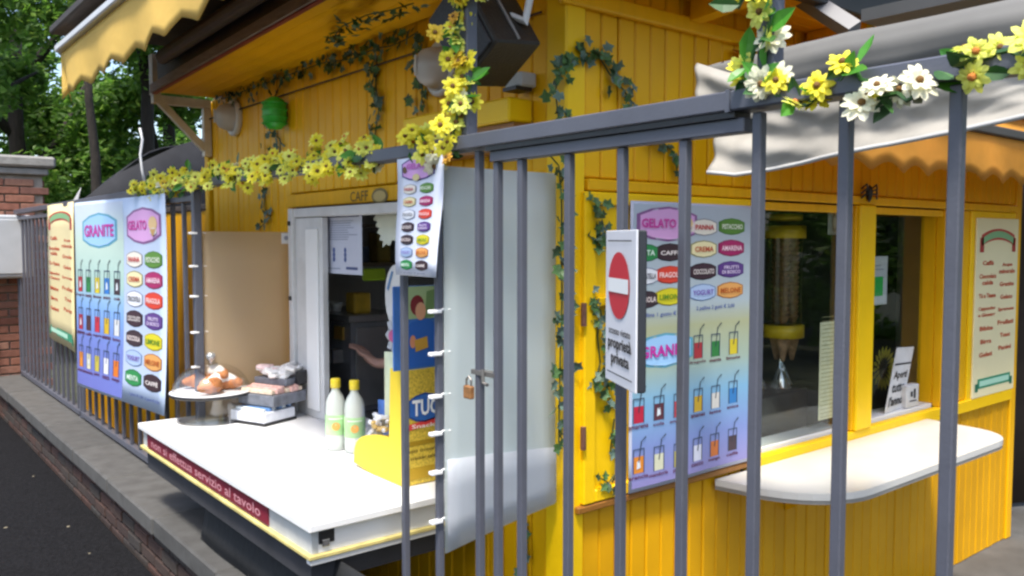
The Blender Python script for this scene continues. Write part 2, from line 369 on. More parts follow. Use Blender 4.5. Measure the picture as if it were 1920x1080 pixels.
def tree(x, y, h, cr, cz, label, seed, m=LEAF, n=6500, size=.2, tr=.14, lean=(0, 0), group='trees growing behind the kiosk', limbs=5):
    t = thing('park_tree', label, 'tree', (x, y, -.09), group); rd = random.Random(seed)
    pts = [Vector((x + lean[0] * k * k / 36 * h * .5 + rd.uniform(-.05, .05), y + lean[1] * k * k / 36 * h * .5, -.1 + h * .62 * k / 6)) for k in range(7)]
    g = G(); g.tube(pts, [tr * (1.25 if k == 0 else 1 - .09 * k) for k in range(7)], 10)
    top = pts[-1]
    for k in range(limbs):
        a = k * 2.4 + rd.random(); st = pts[3 + k % 4]; L = rd.uniform(.5, .9)
        g.tube([st, st + Vector((math.cos(a) * cr[0] * .35, math.sin(a) * cr[1] * .35, cr[2] * .35)), st + Vector((math.cos(a) * cr[0] * L, math.sin(a) * cr[1] * L, cr[2] * .75))], [tr * .5, tr * .3, tr * .1], 6)
    g.build('trunk', BARK, t, True)
    crown((top.x, top.y, cz), cr, n, size, seed + 3, m).build('crown', m, t)
    return t
tree(2.52, 11.2, 6.6, (1.7, 1.6, 1.3), 5.3, 'tree with a thin dark straight trunk rising behind the dark canopy roof', 3, LEAF, 9000, .12, .085, limbs=0)
tree(3.62, 13.0, 7.6, (2.2, 2.0, 1.7), 5.7, 'tree with a sturdy trunk next to the white hanging cable', 5, LEAF, 11000, .13, .15, limbs=0)
tree(1.0, 11.8, 5.5, (1.5, 1.2, 1.6), 3.2, 'leaning leafy tree right behind the brick pillar', 8, LEAF, 14000, .10, .11, (-.35, .1), limbs=0)
tree(.6, 13.2, 9.6, (2.6, 2.4, 1.6), 6.6, 'tall dark crowned tree whose branches fill the top left corner', 11, LEAFD, 12000, .16, .18, (.1, 0))
tree(2.6, 17.0, 8.5, (2.6, 2.2, 2.9), 3.9, 'broad sunlit tree filling the gap above the brick pillar', 14, LEAF, 20000, .15, .2)
tree(5.3, 17.5, 8.0, (2.8, 2.2, 3.0), 3.6, 'broad bright green tree far behind the left corner of the kiosk', 17, LEAF, 20000, .15, .2)
tree(9.5, 5.5, 7.5, (3.0, 3.0, 2.6), 5.2, 'dark tree overhanging the kiosk roof on the right', 20, LEAFD, 8000, .2, .2, group=None)
tree(9.6, 1.2, 7.0, (2.4, 2.6, 2.4), 2.6, 'dark leafy tree beyond the right end of the kiosk', 22, LEAFD, 8000, .18, .18, group=None)
g = crown((4.0, 26.5, 3.2), (13, 2.0, 4.6), 30000, .34, 77, LEAF, 150); struct(g.build('far_shrubbery', LEAF), 'stuff')
# trees across the path: they are what the kiosk windows mirror
tree(-9, -4, 8.5, (3.4, 3.4, 2.8), 4.6, 'leafy tree across the path mirrored in the kiosk windows', 31, LEAF, 5000, .26, .2, group='trees across the path')
tree(5.5, -7, 8.0, (3.6, 3.0, 2.8), 2.9, 'leafy tree opposite the right kiosk front', 33, LEAF, 5000, .26, .2, group='trees across the path')
tree(12, -5, 8.0, (3.6, 3.2, 2.9), 3.0, 'spreading tree opposite the far end of the right kiosk front', 35, LEAF, 5000, .26, .2, group='trees across the path')

hgt = thing('hedge', 'tall clipped hedge across the yard mirrored in the right kiosk windows', 'hedge', (12, -4, -.09))
g = G()
for k in range(5): g.tube([(9.5 + k * 1.6, -4.6 + k * .5, -.1), (9.6 + k * 1.6, -4.6 + k * .5, 1.6)], .05, 6)
g.build('stems', BARK, hgt); crown((12.8, -3.7, 1.1), (5.0, 2.2, 1.5), 16000, .16, 91, LEAF, 60).build('foliage', LEAF, hgt)
# ---- dark canopy roof behind the kiosk
cn = thing('canopy_tent', 'dark grey canopy roof with sloping cloth sides behind the left end of the kiosk', 'canopy', (3.4, 9.4, -.08))
dk = cloth('dark_canvas', (.03, .031, .036), .08, .2, 4)
a0 = AY(8.2, 138, 384); a1 = AY(8.2, 225, 322); a2 = AY(8.4, 332, 272); a3 = AY(8.6, 408, 250)
def cfn(u, v):
    q = u * 3; i = min(2, int(q)); t = q - i; A = [a0, a1, a2, a3]
    p = A[i].lerp(A[i + 1], t); p = p + Vector((.25 * v, 2.2 * v, -.10 * v * v - .06 * math.sin(u * math.pi * 3) * (1 - v)))
    return p
g = G(); g.grid(cfn, 12, 4, 0, (0, 0, -.02)); g.build('roof_cloth', dk, cn, True)
def cfn2(u, v):
    q = u * 3; i = min(2, int(q)); t = q - i; A = [a0, a1, a2, a3]
    p = A[i].lerp(A[i + 1], t); return (p.x + .01, p.y - .012, p.z * (1 - v) + 1.25 * v)
g = G(); g.grid(cfn2, 12, 3, 0, (0, .01, 0)); g.build('side_curtain', dk, cn, True)
for p in ((1.9, 8.3), (3.6, 8.9)): G().tube([(p[0], p[1], -.08), (p[0], p[1], 1.8)], .03).build('support_post', BLK, cn)
c = thing('hanging_cable', 'thin white cable hanging down beside the tree trunks', 'cable', AY(8.0, 265, 330))
q0 = [AY(8.0, 262, 240), AY(8.0, 267, 262), AY(8.0, 263, 290), AY(8.0, 266, 318), AY(8.0, 272, 348)]
G().tube(q0, .011, 6).build('cable', WHP, c, True)
sp = thing('cloth_corner', 'small pale cloth corner sticking up beside the dark canopy roof', 'cloth', AY(8.0, 148, 372))
G().prism([AY(8.0, 136, 380), AY(8.0, 152, 352), AY(8.0, 146, 376)], (0, .02, 0)).build('cloth_tip', WHP, sp)

# ================================================================== KIOSK
XA, YB = 1.72, 1.87
K = thing('kiosk', 'yellow wooden kiosk of vertical boards with a white framed serving window and dark eaves', 'kiosk', (3.4, 3.4, -.06))
YL, XR = 4.92, 5.13
WY0, WY1, WZ0, WZ1 = 2.12, 3.79, .78, 1.772     # serving window opening
ind = mat('dark_interior', (.055, .05, .045), .8, .25, 5)
g = G()
g.box((XA + .03, WY1, -.06), (XA + .10, YL, 2.55)); g.box((XA + .03, YB + .02, -.06), (XA + .10, WY0, 2.55))
g.box((XA + .03, WY0, WZ1), (XA + .10, WY1, 2.55)); g.box((XA + .03, WY0, -.06), (XA + .10, WY1, WZ0 - .02))
g.build('wall_backing', ind, K)
def vplank(x, y, z0, z1, ax, wd=.073, m=None):
    g = G(); x += random.uniform(-.0015, .0015) if ax == 'A' else 0; y += random.uniform(-.0015, .0015) if ax == 'B' else 0; wd -= random.uniform(0, .002)
    if ax == 'A': g.box((x, y + .001, z0), (x + .028, y + wd - .001, z1), ch=.005)
    else: g.box((x + .001, y, z0), (x + wd - .001, y + .028, z1), ch=.005)
    g.build('plank', m or YPL, K)
y = YB + .085
while y < YL - .07:
    j = random.uniform(-.0015, .0015)
    if y + .073 > WY0 and y < WY1: vplank(XA + j, y, 1.842, 2.52, 'A'); vplank(XA + j, y, -.05, WZ0 - .02, 'A')
    else: vplank(XA + j, y, -.05, (2.52 if y < 4.7 else 2.42), 'A')
    y += .0745
G().box((XA - .012, YB - .012, -.05), (XA + .07, YB + .08, 2.42), ch=.006).build('corner_post', YELB, K)
G().box((XA - .012, YL - .005, -.05), (XA + .07, YL + .05, 2.42), ch=.006).build('corner_post', YEL, K)
G().box((XA - .006, 1.965, 1.776), (XA + .028, WY1 + .06, 1.838), ch=.004).build('window_lintel', YEL, K)
G().tube([(XA - .012, YB + .1, 2.315), (XA - .012, YL - .05, 2.315)], .004, 6).build('wire', DRK, K)
G().box((XA - .10, 2.02, 1.985), (XA - .003, 2.635, 2.058), ch=.006).build('shutter_housing', YELB, K)
G().box((XA - .08, 2.02, 1.90), (XA - .003, 2.62, 1.983)).build('housing_shade', MOULD, K)  # brown block painted in for the shade beneath the housing
# left end wall, back wall with unseen opening added for daylight, far end wall
g = G(); g.box((XA + .10, YL - .04, -.06), (3.55, YL, 2.42)); g.box((4.85, YL - .04, -.06), (XR, YL, 2.42)); g.box((3.55, YL - .04, 2.1), (4.85, YL, 2.42)); g.box((XR - .05, YB + .1, -.06), (XR, YL - .04, 2.42)); g.build('rear_walls', YEL, K)
g = G(); g.box((XA + .101, YB + .12, -.05), (XR - .06, YL - .05, .0)); g.build('inner_floor', mat('inner_floor', (.30, .28, .26), .6, .15, 4), K)
g = G(); g.box((XA + .101, YB + .105, 2.30), (XR - .051, YL - .041, 2.34)); g.box((3.3, YL - .09, .0), (3.55, YL - .045, 2.3)); g.box((4.85, YL - .09, .0), (XR - .1, YL - .045, 2.3)); g.box((XR - .09, YB + .13, .0), (XR - .055, YL - .1, 2.3)); inw = mat('inner_wall', (.6, .58, .54), .7, .1, 4); g.build('inner_lining', inw, K)
G().box((XA + .15, YL - .09, .0), (3.298, YL - .045, 2.3)).build('inner_wall', inw, K)
G().box((2.42, 2.50, .0), (XR - .095, 2.53, 2.298)).build('dark_view_panel', mat('black_panel', (.02, .018, .016), .6, .2, 5), K)  # added black panel that keeps the view through the right panes dark
# white window frame (left jamb with the slid-open sash)
fr = G(); fr.box((XA - .03, 3.745, WZ0 + .02), (XA + .03, 3.79, WZ1 - .002), ch=.004); fr.box((XA - .02, 2.12, WZ1 - .045), (XA + .06, 3.744, WZ1 - .004), ch=.003)
fo = fr.build('window_frame', WHP, K)
G().box((XA - .012, 3.47, WZ0 + .022), (XA + .02, 3.742, WZ1 - .048), ch=.004).build('sliding_sash', WHP, fo)
G().box((XA - .022, 3.50, WZ0 + .06), (XA - .0125, 3.62, WZ1 - .1), ch=.003).build('sash_panel', WHT, fo)
for z in (1.69, 1.335): G().box((XA - .04, 3.755, z), (XA - .0305, 3.775, z + .02), ch=.002).build('frame_catch', BLK, fo)
# ---- front B
g = G()
g.box((XA + .09, YB + .03, -.06), (2.645, YB + .10, 2.52)); g.box((2.645, YB + .03, -.06), (XR, YB + .10, .735)); g.box((2.645, YB + .03, 1.765), (XR, YB + .10, 2.52))
g.box((3.375, YB + .03, .735), (3.52, YB + .10, 1.765)); g.box((4.215, YB + .03, .735), (XR, YB + .10, 1.765)); g.build('wall_backing', ind, K)
x = XA + .075
while x < XR - .07:
    j = random.uniform(-.0015, .0015)
    vplank(x, YB + j, 1.812, 2.50, 'B')
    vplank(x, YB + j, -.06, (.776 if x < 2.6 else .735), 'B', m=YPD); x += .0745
G().box((XR - .06, YB - .012, -.06), (XR + .01, YB + .10, 2.36), ch=.006).build('corner_post', YEL, K)
G().box((XA + .075, YB - .02, 1.772), (XR - .065, YB + .02, 1.808), ch=.004).build('header_rail', YEL, K)
G().box((2.645, YB - .02, .738), (XR - .065, YB + .02, .80), ch=.004).build('sill_rail', YELB, K)
G().box((XA + .03, YB - .03, .778), (2.64, YB - .002, .80), ch=.004).build('sill_moulding', MOULD, K)
# shutter panel left
PZ0, PZ1, PX0, PX1 = .803, 1.768, 1.772, 2.642
g = G(); g.box((PX0, YB - .03, PZ0), (PX0 + .05, YB - .001, PZ1), ch=.004); g.box((PX1 - .045, YB - .03, PZ0), (PX1, YB - .001, PZ1), ch=.004)
for z in ((PZ0, PZ0 + .04), (1.415, 1.445), (PZ1 - .04, PZ1)): g.box((PX0 + .051, YB - .029, z[0]), (PX1 - .046, YB - .001, z[1]), ch=.004)
sh = g.build('shutter_frame', YELB, K)
G().box((PX0 + .051, YB - .012, PZ0 + .041), (PX1 - .046, YB - .002, 1.414)).build('shutter_panel', YELB, sh)
G().box((PX0 + .051, YB - .012, 1.446), (PX1 - .046, YB - .002, PZ1 - .041)).build('shutter_panel', YELB, sh)
for z in (.98, 1.36): G().tube([(PX0 - .006, YB - .032, z), (PX0 - .006, YB - .032, z + .07)], .009, 8).build('hinge', mat('rusty_hinge', (.12, .05, .03), .7, .3, 40), sh)
# window posts and glazing
glz = glass('window_glass', (.90, .93, .92), .965)
def window_b(x0, x1, dp):
    g = G(); g.box((x0, YB - .014, .802), (x0 + .025, YB + .028, 1.765), ch=.003); g.box((x1 - .008, YB - .014, .802), (x1 + .001, YB + .028, 1.765), ch=.003)
    g.box((x0 + .026, YB - .012, 1.735), (x1 - .026, YB + .028, 1.764), ch=.003)
    f = g.build('window_frame', YEL, K)
    G().box((x0 + .0, YB + .03, .79), (x1 - .0, YB + .13, .815), ch=.003).build('window_sill', WHT, f)
    G().box((x0 + .0, YB + dp - .016, .816), (x1 - .0, YB + dp - .012, 1.76)).build('window_pane', glz, f)
    G().box((x0 - .002, YB + .029, .816), (x0 + .012, YB + dp, 1.766)).build('reveal', YEL, f); G().box((x1 - .012, YB + .029, .816), (x1 + .002, YB + dp, 1.766)).build('reveal', YEL, f)
window_b(2.648, 3.38, .05); window_b(3.515, 4.212, .101)
G().box((3.382, YB - .03, .802), (3.513, YB + .028, 1.77), ch=.005).build('window_mullion', YELB, K)
G().box((4.215, YB - .004, .802), (4.50, YB + .028, 1.77), ch=.004).build('wall_panel', YEL, K)
G().box((4.505, YB - .012, .795), (5.06, YB + .028, 1.77), ch=.004).build('menu_backboard', YELB, K)
# ---- eaves and roof
ze = lambda y: .031 * (4.67 - y)          # the old eave has lifted a little towards the corner
def eave(x0, x1, ya, yb, z0, z1, name, m, k0=1, k1=1):
    g = G(); g.prism([(x0, ya, z0 + ze(ya) * k0), (x1, ya, z0 + ze(ya) * k1), (x1, ya, z1 + ze(ya) * k1), (x0, ya, z1 + ze(ya) * k0)], (0, 0, 0))
    o = len(g.v); g.v = []; g.f = []; g.m = []
    g._add([(x, y, z + ze(y) * k) for y in (ya, yb) for x, z, k in ((x0, z0, k0), (x1, z0, k1), (x1, z1, k1), (x0, z1, k0))], [(0, 1, 2, 3), (7, 6, 5, 4), (0, 4, 5, 1), (1, 5, 6, 2), (2, 6, 7, 3), (3, 7, 4, 0)])
    return g.build(name, m, K)
for i in range(5):
    x0 = 1.385 + i * .066; eave(x0, x0 + .064, 1.50, 4.78, 2.422, 2.437, 'soffit_board', SOF, 1 - .18 * i, 1 - .18 * (i + 1))
for i in range(4):
    y0 = 1.60 + i * .066; G().box((1.722, y0, 2.422), (XR + .2, y0 + .064, 2.437), ch=.003).build('soffit_board', SOF, K)
greyb = mat('weathered_fascia', (.27, .21, .18), .7, .2, 18, .3, stretch=(4, .6, 4))
eave(1.352, 1.381, 1.46, 4.76, 2.410, 2.455, 'fascia_board', greyb)
eave(1.362, 1.3835, 1.47, 4.75, 2.404, 2.4095, 'fascia_edge', mat('red_edge', (.22, .02, .015), .6, .2))
gt = G(); gt.tube([(1.315, 1.46, 2.525 + ze(1.46)), (1.315, 4.40, 2.533)], .036, 12); gt.build('gutter', DRK, K, True)
eave(1.365, 1.40, 1.46, 4.66, 2.456, 2.56, 'upper_fascia', DRK)
G().box((1.40, 1.545, 2.40), (XR + .25, 1.59, 2.55), ch=.005).build('fascia_board', mat('dark_eave', (.025, .024, .022), .6, .2), K)
g = G(); rz = 2.675
P0 = [(1.30, 1.45, rz), (XR + .3, 1.45, rz), (XR + .3, 4.80, rz), (1.30, 4.80, rz)]
g.prism(P0, (0, 0, .03)); vs = [(1.30, 1.45, rz + .031), (XR + .3, 1.45, rz + .031), (XR + .3, 4.80, rz + .031), (1.30, 4.80, rz + .031), (2.9, 3.28, 3.25), (3.9, 3.28, 3.25)]
g._add(vs, [(0, 1, 5, 4), (1, 2, 5), (2, 3, 4, 5), (3, 0, 4)]); g.build('roof', mat('roof_felt', (.06, .05, .045), .9, .2, 10, .4), K)
for x in (2.25, 2.95, 3.65): # rafter tails
    G().prism([(x, 1.60, 2.42), (x, 1.60, 2.37), (x, 1.72, 2.36), (x, YB - .031, 2.35), (x, YB - .031, 2.42)], (.06, 0, 0)).build('rafter_tail', YEL, K)
G().box((XA - .04, YB - .03, 2.315), (XR, YB - .001, 2.365), ch=.006).build('eave_moulding', YEL, K)
# ---- bracket
bk = G(); bk.box((1.40, 4.86, 2.375), (1.715, 4.91, 2.42)); bk.box((1.675, 4.865, 2.10), (1.716, 4.905, 2.374)); bk.box((1.395, 4.855, 2.421), (1.44, 4.915, 2.64))
Mx = Matrix.Translation((1.555, 4.885, 2.27)) @ Matrix.Rotation(R(45), 4, 'Y'); bk.box((-.18, -.018, -.018), (.18, .018, .018), M=Mx); bk.build('eave_bracket', CREAM, K)

BSN = thing('board_screen', 'yellow board screen extending the kiosk wall behind the fence bars to the left', 'screen', (1.78, 6.7, -.06))
yy = 4.98
while yy < 8.5:
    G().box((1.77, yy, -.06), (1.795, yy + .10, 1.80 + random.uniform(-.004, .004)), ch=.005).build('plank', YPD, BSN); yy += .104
G().box((1.76, 4.98, 1.806), (1.81, 8.5, 1.84), ch=.004).build('capping_rail', DRK, BSN)
# ---- front sign lettering over the window
fl = thing('window_lettering', 'small dark outlined lettering above the serving window', 'lettering', AX(XA - .01, 706, 372))
pr_ = Print(lambda u, v: (XA - .0075, 3.23 - u, v), (-1, 0, 0)); 
pr_.text('CAFF', .10, 1.803, .15, .042, '#5b4716', 1, .0); pr_.disc(.27, 1.797, .065, '#7a6a3c', 1, 16, .032); pr_.disc(.27, 1.797, .05, '#b9a56a', 2, 16, .022)
pr_.build(fl, 'letters')

# ================================================================== COUNTER AND SHELF
CT = thing('serving_counter', 'white flap counter sticking out of the serving window through the fence gap', 'counter', (1.4, 3.1, .7))
G().box((1.04, 2.215, .774), (1.90, 3.965, .80), ch=.004).build('counter_top', WHT, CT)
greyf = mat('grey_fascia', (.50, .51, .50), .5, .08, 10, dirt=.3)
G().box((1.058, 2.24, .702), (1.078, 3.945, .7735)).build('front_fascia', greyf, CT)
G().box((1.079, 2.24, .702), (1.70, 2.262, .7735)).build('side_fascia', WHT, CT)
G().box((1.079, 3.92, .702), (1.70, 3.944, .7735)).build('side_fascia', WHT, CT)
g = G(); g.box((1.045, 2.228, .687), (1.70, 2.262, .7015), ch=.003); g.box((1.045, 2.263, .687), (1.066, 3.955, .7015), ch=.003); g.build('yellow_trim', mat('trim_yellow', (.55, .46, .17), .5, .35, 9), CT)
g = G(); g.box((1.052, 2.233, .672), (1.70, 2.262, .6865)); g.build('lower_rail', WHP, CT)
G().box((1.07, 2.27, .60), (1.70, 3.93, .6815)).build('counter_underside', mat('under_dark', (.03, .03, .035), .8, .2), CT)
G().box((1.079, 2.2345, .728), (1.13, 2.2395, .768), ch=.002).build('slide_recess', BLK, CT)
G().box((1.088, 2.229, .72), (1.112, 2.2345, .742), ch=.002).build('latch_plate', mat('chrome', (.6, .6, .6), .25, 0, metal=1), CT)
strip = G().box((1.052, 2.545, .708), (1.0575, 3.865, .771)).build('notice_strip', mat('dark_red_strip', (.19, .012, .03), .5, .08), CT)
p = Print(lambda u, v: (1.0517, 3.84 - u, v), (-1, 0, 0)); p.text('non si effettua servizio al tavolo', .64, .7385, 1.20, .036, '#c98d95', 1, .01); p.build(strip, 'lettering')

SH = thing('window_shelf', 'white shelf with rounded corner below the right kiosk windows', 'shelf', (3.3, 1.65, .74))
X0, X1, Y0 = 2.43, 4.05, 1.44
pts = [(X0, YB - .022)] + [(X0 + .02 + .32 * (1 - math.cos(a)) , YB - .12 - (YB - .12 - Y0) * math.sin(a)) for a in [R(k * 9) for k in range(0, 11)]]
pts += [(X1 - .22 + .2 * math.sin(a), Y0 + .2 * (1 - math.cos(a))) for a in [R(k * 10) for k in range(0, 10)]] + [(X1, YB - .022)]
G().prism([(a, b, .742) for a, b in pts], (0, 0, .024)).build('shelf_top', SHW, SH)
G().prism([(X0 + (a - X0) * .998 + .002, b + .002, .7275) for a, b in pts], (0, 0, .014)).build('edge_band', mat('edge_grey', (.22, .21, .19), .5), SH)
for x in (2.9, 3.7): G().prism([(x, YB - .003, .726), (x, YB - .003, .55), (x, 1.58, .726)], (.03, 0, 0)).build('shelf_bracket', YEL, SH)

# ================================================================== FENCE, GATE
XF = 1.28; FT = 1.886
FN = thing('metal_fence', 'grey painted metal bar fence along the path in front of the kiosk', 'fence', (XF, 4, .42))
BW = .0095
barL = G().box((-BW, -BW, .47), (BW, BW, 1.795), ch=.002).mesh('bar', BAR)
barR = G().box((-BW, -BW, .10), (BW, BW, 1.845), ch=.002).mesh('bar', BAR)
y0b, sb = 1.5466, .1644
ys = []
y = y0b + sb * 14
while y < 8.5: ys.append(y); y += sb
for y in ys: inst('bar', barL, FN, Matrix.Translation((XF, y, 0)))
for y in (1.901, 2.079, y0b + sb * 1.02, y0b - sb * 4, y0b - sb * 5, y0b - sb * 6.05, y0b - sb * 7.1): inst('bar', barR, FN, Matrix.Translation((XF, y, 0)))
G().box((XF - .03, .1, FT - .036), (XF + .03, 8.52, FT), ch=.003).build('top_rail', BAR, FN)
G().box((XF - .016, 3.83, 1.796), (XF + .016, 8.52, 1.822), ch=.002).build('upper_rail', BAR, FN)
G().box((XF - .018, 3.83, .436), (XF + .018, 8.52, .469), ch=.002).build('bottom_rail', BAR, FN)
for y in (y0b - sb * 4 - .02, 1.76): G().box((XF - .017, y - .017, FT + .001), (XF + .017, y + .017, 2.62), ch=.003).build('tall_post', BAR, FN)
for y in (3.845, 8.5, 6.2): G().box((XF - .018, y - .018, .36), (XF + .018, y + .018, FT - .043), ch=.003).build('fence_post', BAR, FN)
G().box((XF - .032, .93, FT - .038), (XF + .032, .94, FT + .002)).build('rail_joint', BAR, FN)
GT = thing('metal_gate', 'grey metal bar gate padlocked to the fence next to the clear plastic sheet', 'gate', (XF, 1.25, .1))
gy = [1.638, 1.545, 1.38, 1.218, 1.054]
for i, y in enumerate(gy): inst('bar' if 0 < i else 'gate_stile', G().box((-BW, -BW, .08), (BW, BW, 1.811), ch=.002).mesh('bar', BAR), GT, Matrix.Translation((XF, y, 0)))
G().box((XF - .016, .91, 1.812), (XF + .016, 1.652, 1.838), ch=.002).build('top_frame', BAR, GT)
G().box((XF - .024, .925, 1.8385), (XF + .024, 1.66, 1.8495)).build('gap_shade', BLK, FN)  # black strip fills the gap under the rail as painted shade
G().box((XF - .016, .91, .05), (XF + .016, 1.652, .079), ch=.002).build('bottom_frame', BAR, GT)
g = G(); pz = AX(XF, 912, 700); g.box((XF - .012, pz.y - .045, pz.z - .006), (XF + .012, pz.y + .05, pz.z + .006)); g.tube([(XF - .02, pz.y - .01, pz.z + .012), (XF - .02, pz.y - .012, pz.z - .02), (XF - .02, pz.y - .03, pz.z - .024)], .005, 6); g.build('gate_latch', mat('steel', (.22, .21, .2), .4, .2, metal=.6), GT)
PL = thing('padlock', 'small brass coloured padlock hanging beside the gate bar', 'padlock', AX(XF, 880, 740))
q = AX(XF - .015, 879, 733); G().box((q.x - .008, q.y - .016, q.z - .02), (q.x + .008, q.y + .016, q.z + .014), ch=.003).build('lock_body', mat('brass', (.26, .12, .04), .6, .3, 60), PL)
G().tube([(q.x, q.y + .010, q.z + .012), (q.x, q.y + .010, q.z + .03), (q.x, q.y, q.z + .038), (q.x, q.y - .010, q.z + .03), (q.x, q.y - .010, q.z + .012)], .0028, 6).build('shackle', MATS['steel'], PL)
# added near-black sheet standing in for shade under the counter
TP = thing('shade_sheet', 'near-black sheet standing in for shade, hung from the counter onto the coping', 'shade_sheet', (1.12, 2.8, .42))
G().grid(lambda u, v: (1.15 - .045 * v - .003 * math.sin(u * 17) * v, 2.05 + 1.31 * u, .66 - .236 * v), 24, 4, 0, (.004, 0, 0)).build('sheet', mat('shade_black', (.007, .008, .010), .8, .2, 8, .3), TP, True)

# ---- plastic wind sheets
def tie(parent, p, d):
    g = G(); g.tube([p, Vector(p) + Vector(d) * .5 + Vector((0, 0, .003)), Vector(p) + Vector(d)], .0035, 5); g.box(Vector(p) - Vector((.018, .016, .005)), Vector(p) + Vector((.018, .004, .005)), 0, ch=.002); g.build('cable_tie', WHT, parent)
S1 = thing('wind_sheet', 'translucent plastic wind sheet tied to the fence left of the counter', 'plastic sheet', (1.5, 3.85, .8))
G().grid(lambda u, v: (1.297 + .425 * u, 3.838 + .012 * math.sin(u * 3.1), .80 + .86 * v), 8, 6, 0, (0, .004, 0)).build('sheet', frosted('sheet_warm', (.82, .66, .46), .46), S1, True)
for v in (437, 500, 557, 625, 690): q = AX(XF - .02, 372, v); tie(S1, (q.x, 3.842, q.z), (.06, 0, .0))
S2 = thing('wind_sheet', 'tall translucent plastic wind sheet between the fence gate and the kiosk corner', 'plastic sheet', (1.5, 1.88, .75))
G().grid(lambda u, v: (1.288 + .405 * u, 1.885 + .006 * math.sin(u * 3.1) , .755 + .06 * u + (1.065 - .06 * u) * v), 8, 8, 0, (0, .004, 0)).build('sheet', frosted('sheet_cool', (.70, .76, .76), .18), S2, True)
G().grid(lambda u, v: (1.290 + .398 * u, 1.878 + .006 * math.sin(u * 3.1), .765 + .058 * u + (.255 - .085 * u) * v), 8, 3, 0, (0, -.004, 0)).build('lower_sheet', frosted('sheet_cool2', (.66, .68, .72), .10), S2, True)
for v in (585, 665, 745, 815, 888, 980): q = AX(XF - .015, 824, v); tie(S2, (q.x - .003, 1.899, q.z), (.045, -.012, .004))

# ================================================================== POSTERS
def paper(name, c, rough=.4): return mat(name, c, rough, .03, 4, .12, bscale=5)
BADGES = [('PANNA', '#e8e2d4', '#c0303a', '#8a8a94'), ('PISTACCHIO', '#5a8a34', '#e8efdc', '#4a7a2a'), ('CREMA', '#e9dfae', '#b8452c', '#8f8a5a'), ('AMARENA', '#a81e62', '#f4d6e4', '#8a1850'),
          ('CIOCCOLATO', '#3c2430', '#e6dcd8', '#2a1a24'), ('FRUTTI DI BOSCO', '#5d3a86', '#e2d4ee', '#4a2c70'), ('YOGURT', '#a9bfe0', '#7a5ab0', '#6f86ae'), ('MELONE', '#e0a25a', '#b0561c', '#a86e30')]
BAD2 = [('MENTA', '#2c8a4a', '#e0f2e4', '#226e3a'), ('CAFFÈ', '#38222a', '#f0e6e2', '#2a1a20'), ('STRACCIATELLA', '#e6e8ee', '#3a3a48', '#8088a0'), ('FRAGOLA', '#d8402c', '#f6dcd8', '#b83422'), ('NOCCIOLA', '#3a2830', '#f0e0dc', '#2a1c22'), ('LIMONE', '#d8cc22', '#5a8a20', '#b0a01c')]
def badge(p, u, v, w, h, b, k=1):
    t, c, tc, e = b; p.hexa(u, v, w, h, c, e, k)
    if ' ' in t:
        i = t.index(' '); p.text(t[:i], u, v + h * .13, w * .55, h * .2, tc, k + 3, .02); p.text(t[i + 1:], u, v - h * .14, w * .7, h * .2, tc, k + 3, .02)
    else: p.text(t, u, v, min(w * .78, w * .14 * len(t)), h * .3, tc, k + 3, .02)
def gelato_badge(p, u, v, w, h):
    p.hexa(u, v, w, h, '#d9a4d8', '#8a5a90', 1); p.text('GELATO', u - w * .16, v + h * .02, w * .55, h * .26, '#c83c9c', 4, .03)
    p.disc(u + w * .29, v + h * .04, w * .12, '#e2c08a', 4, 12, h * .2); p.disc(u + w * .31, v - h * .16, w * .1, '#d8d0c8', 5, 10, h * .1); p.poly([(u + w * .22, v - h * .1), (u + w * .38, v - h * .1), (u + w * .3, v - h * .32)], '#c49a5c', 6)
def granite_badge(p, u, v, w, h):
    p.hexa(u, v, w, h, '#9cc8f0', '#5aa0b8', 1); p.text('GRANITE', u, v, w * .84, h * .34, '#c02a9a', 4, .03)
CUPS = [('#b82432', 'fragola'), ('#208040', 'menta'), ('#d8c41c', 'limone'), ('#2878c8', 'anice'), ('#3a2830', 'cola'), ('#b01e3c', 'amarena'), ('#4a2a34', 'caffè'), ('#c42840', 'anguria'), ('#d4b020', 'ananas'), ('#d8d8d8', 'latte'), ('#e08a28', 'arancia'), ('#dcd8b8', 'mandorla'), ('#c8b848', 'pera'), ('#e8e8f0', 'cocco'), ('#e07820', 'mango')]
# -- large poster on the fence
PF = thing('poster', 'large blue ice drink and ice cream poster tied to the outside of the fence', 'poster', (1.24, 4.9, .7), 'menu posters')
yl, yr = AX(1.235, 143, 500).y, AX(1.235, 312, 500).y
Wp = yl - yr; Hp = 1.10
def fm(u, v):
    a = u / Wp; t = v / Hp; zb = .672 + .115 * a; zt = 1.862 - .02 * a
    return (1.237 - .045 * (1 - t) ** 2 * (.35 + .65 * a) - .004 * math.sin(a * 5 + t * 2), yl - u - .04 * (1 - t) * a - .08 * (1 - a) * 0, zb + (zt - zb) * t)
g = G(); g.grid(lambda a, t: fm(a * Wp, t * Hp), 16, 10, 0, (.003, 0, 0)); g.build('sheet', paper('poster_pale_blue', (.50, .60, .78)), PF, True)
p = Print(fm, (-1, 0, 0)); lw = Wp * .60
gr1 = gradz('print_blend_fence', [(0, (.16, .18, .55)), (.28, (.17, .24, .62)), (.45, (.22, .42, .80)), (.58, (.40, .60, .55)), (.8, (.55, .70, .60)), (1, (.62, .70, .85))])
p.rect(.015, .015, lw, Hp - .015, gr1, .6, 10, 10)
granite_badge(p, lw * .54, Hp * .845, lw * .70, Hp * .185)
for r in range(3):
    for c_ in range(5):
        k = CUPS[r * 5 + c_]; p.cup(lw * (.12 + .19 * c_), Hp * (.585 - r * .205), lw * .10, Hp * .13, k[0], 1, k[1])
gelato_badge(p, lw + (Wp - lw) * .50, Hp * .86, (Wp - lw) * .82, Hp * .175)
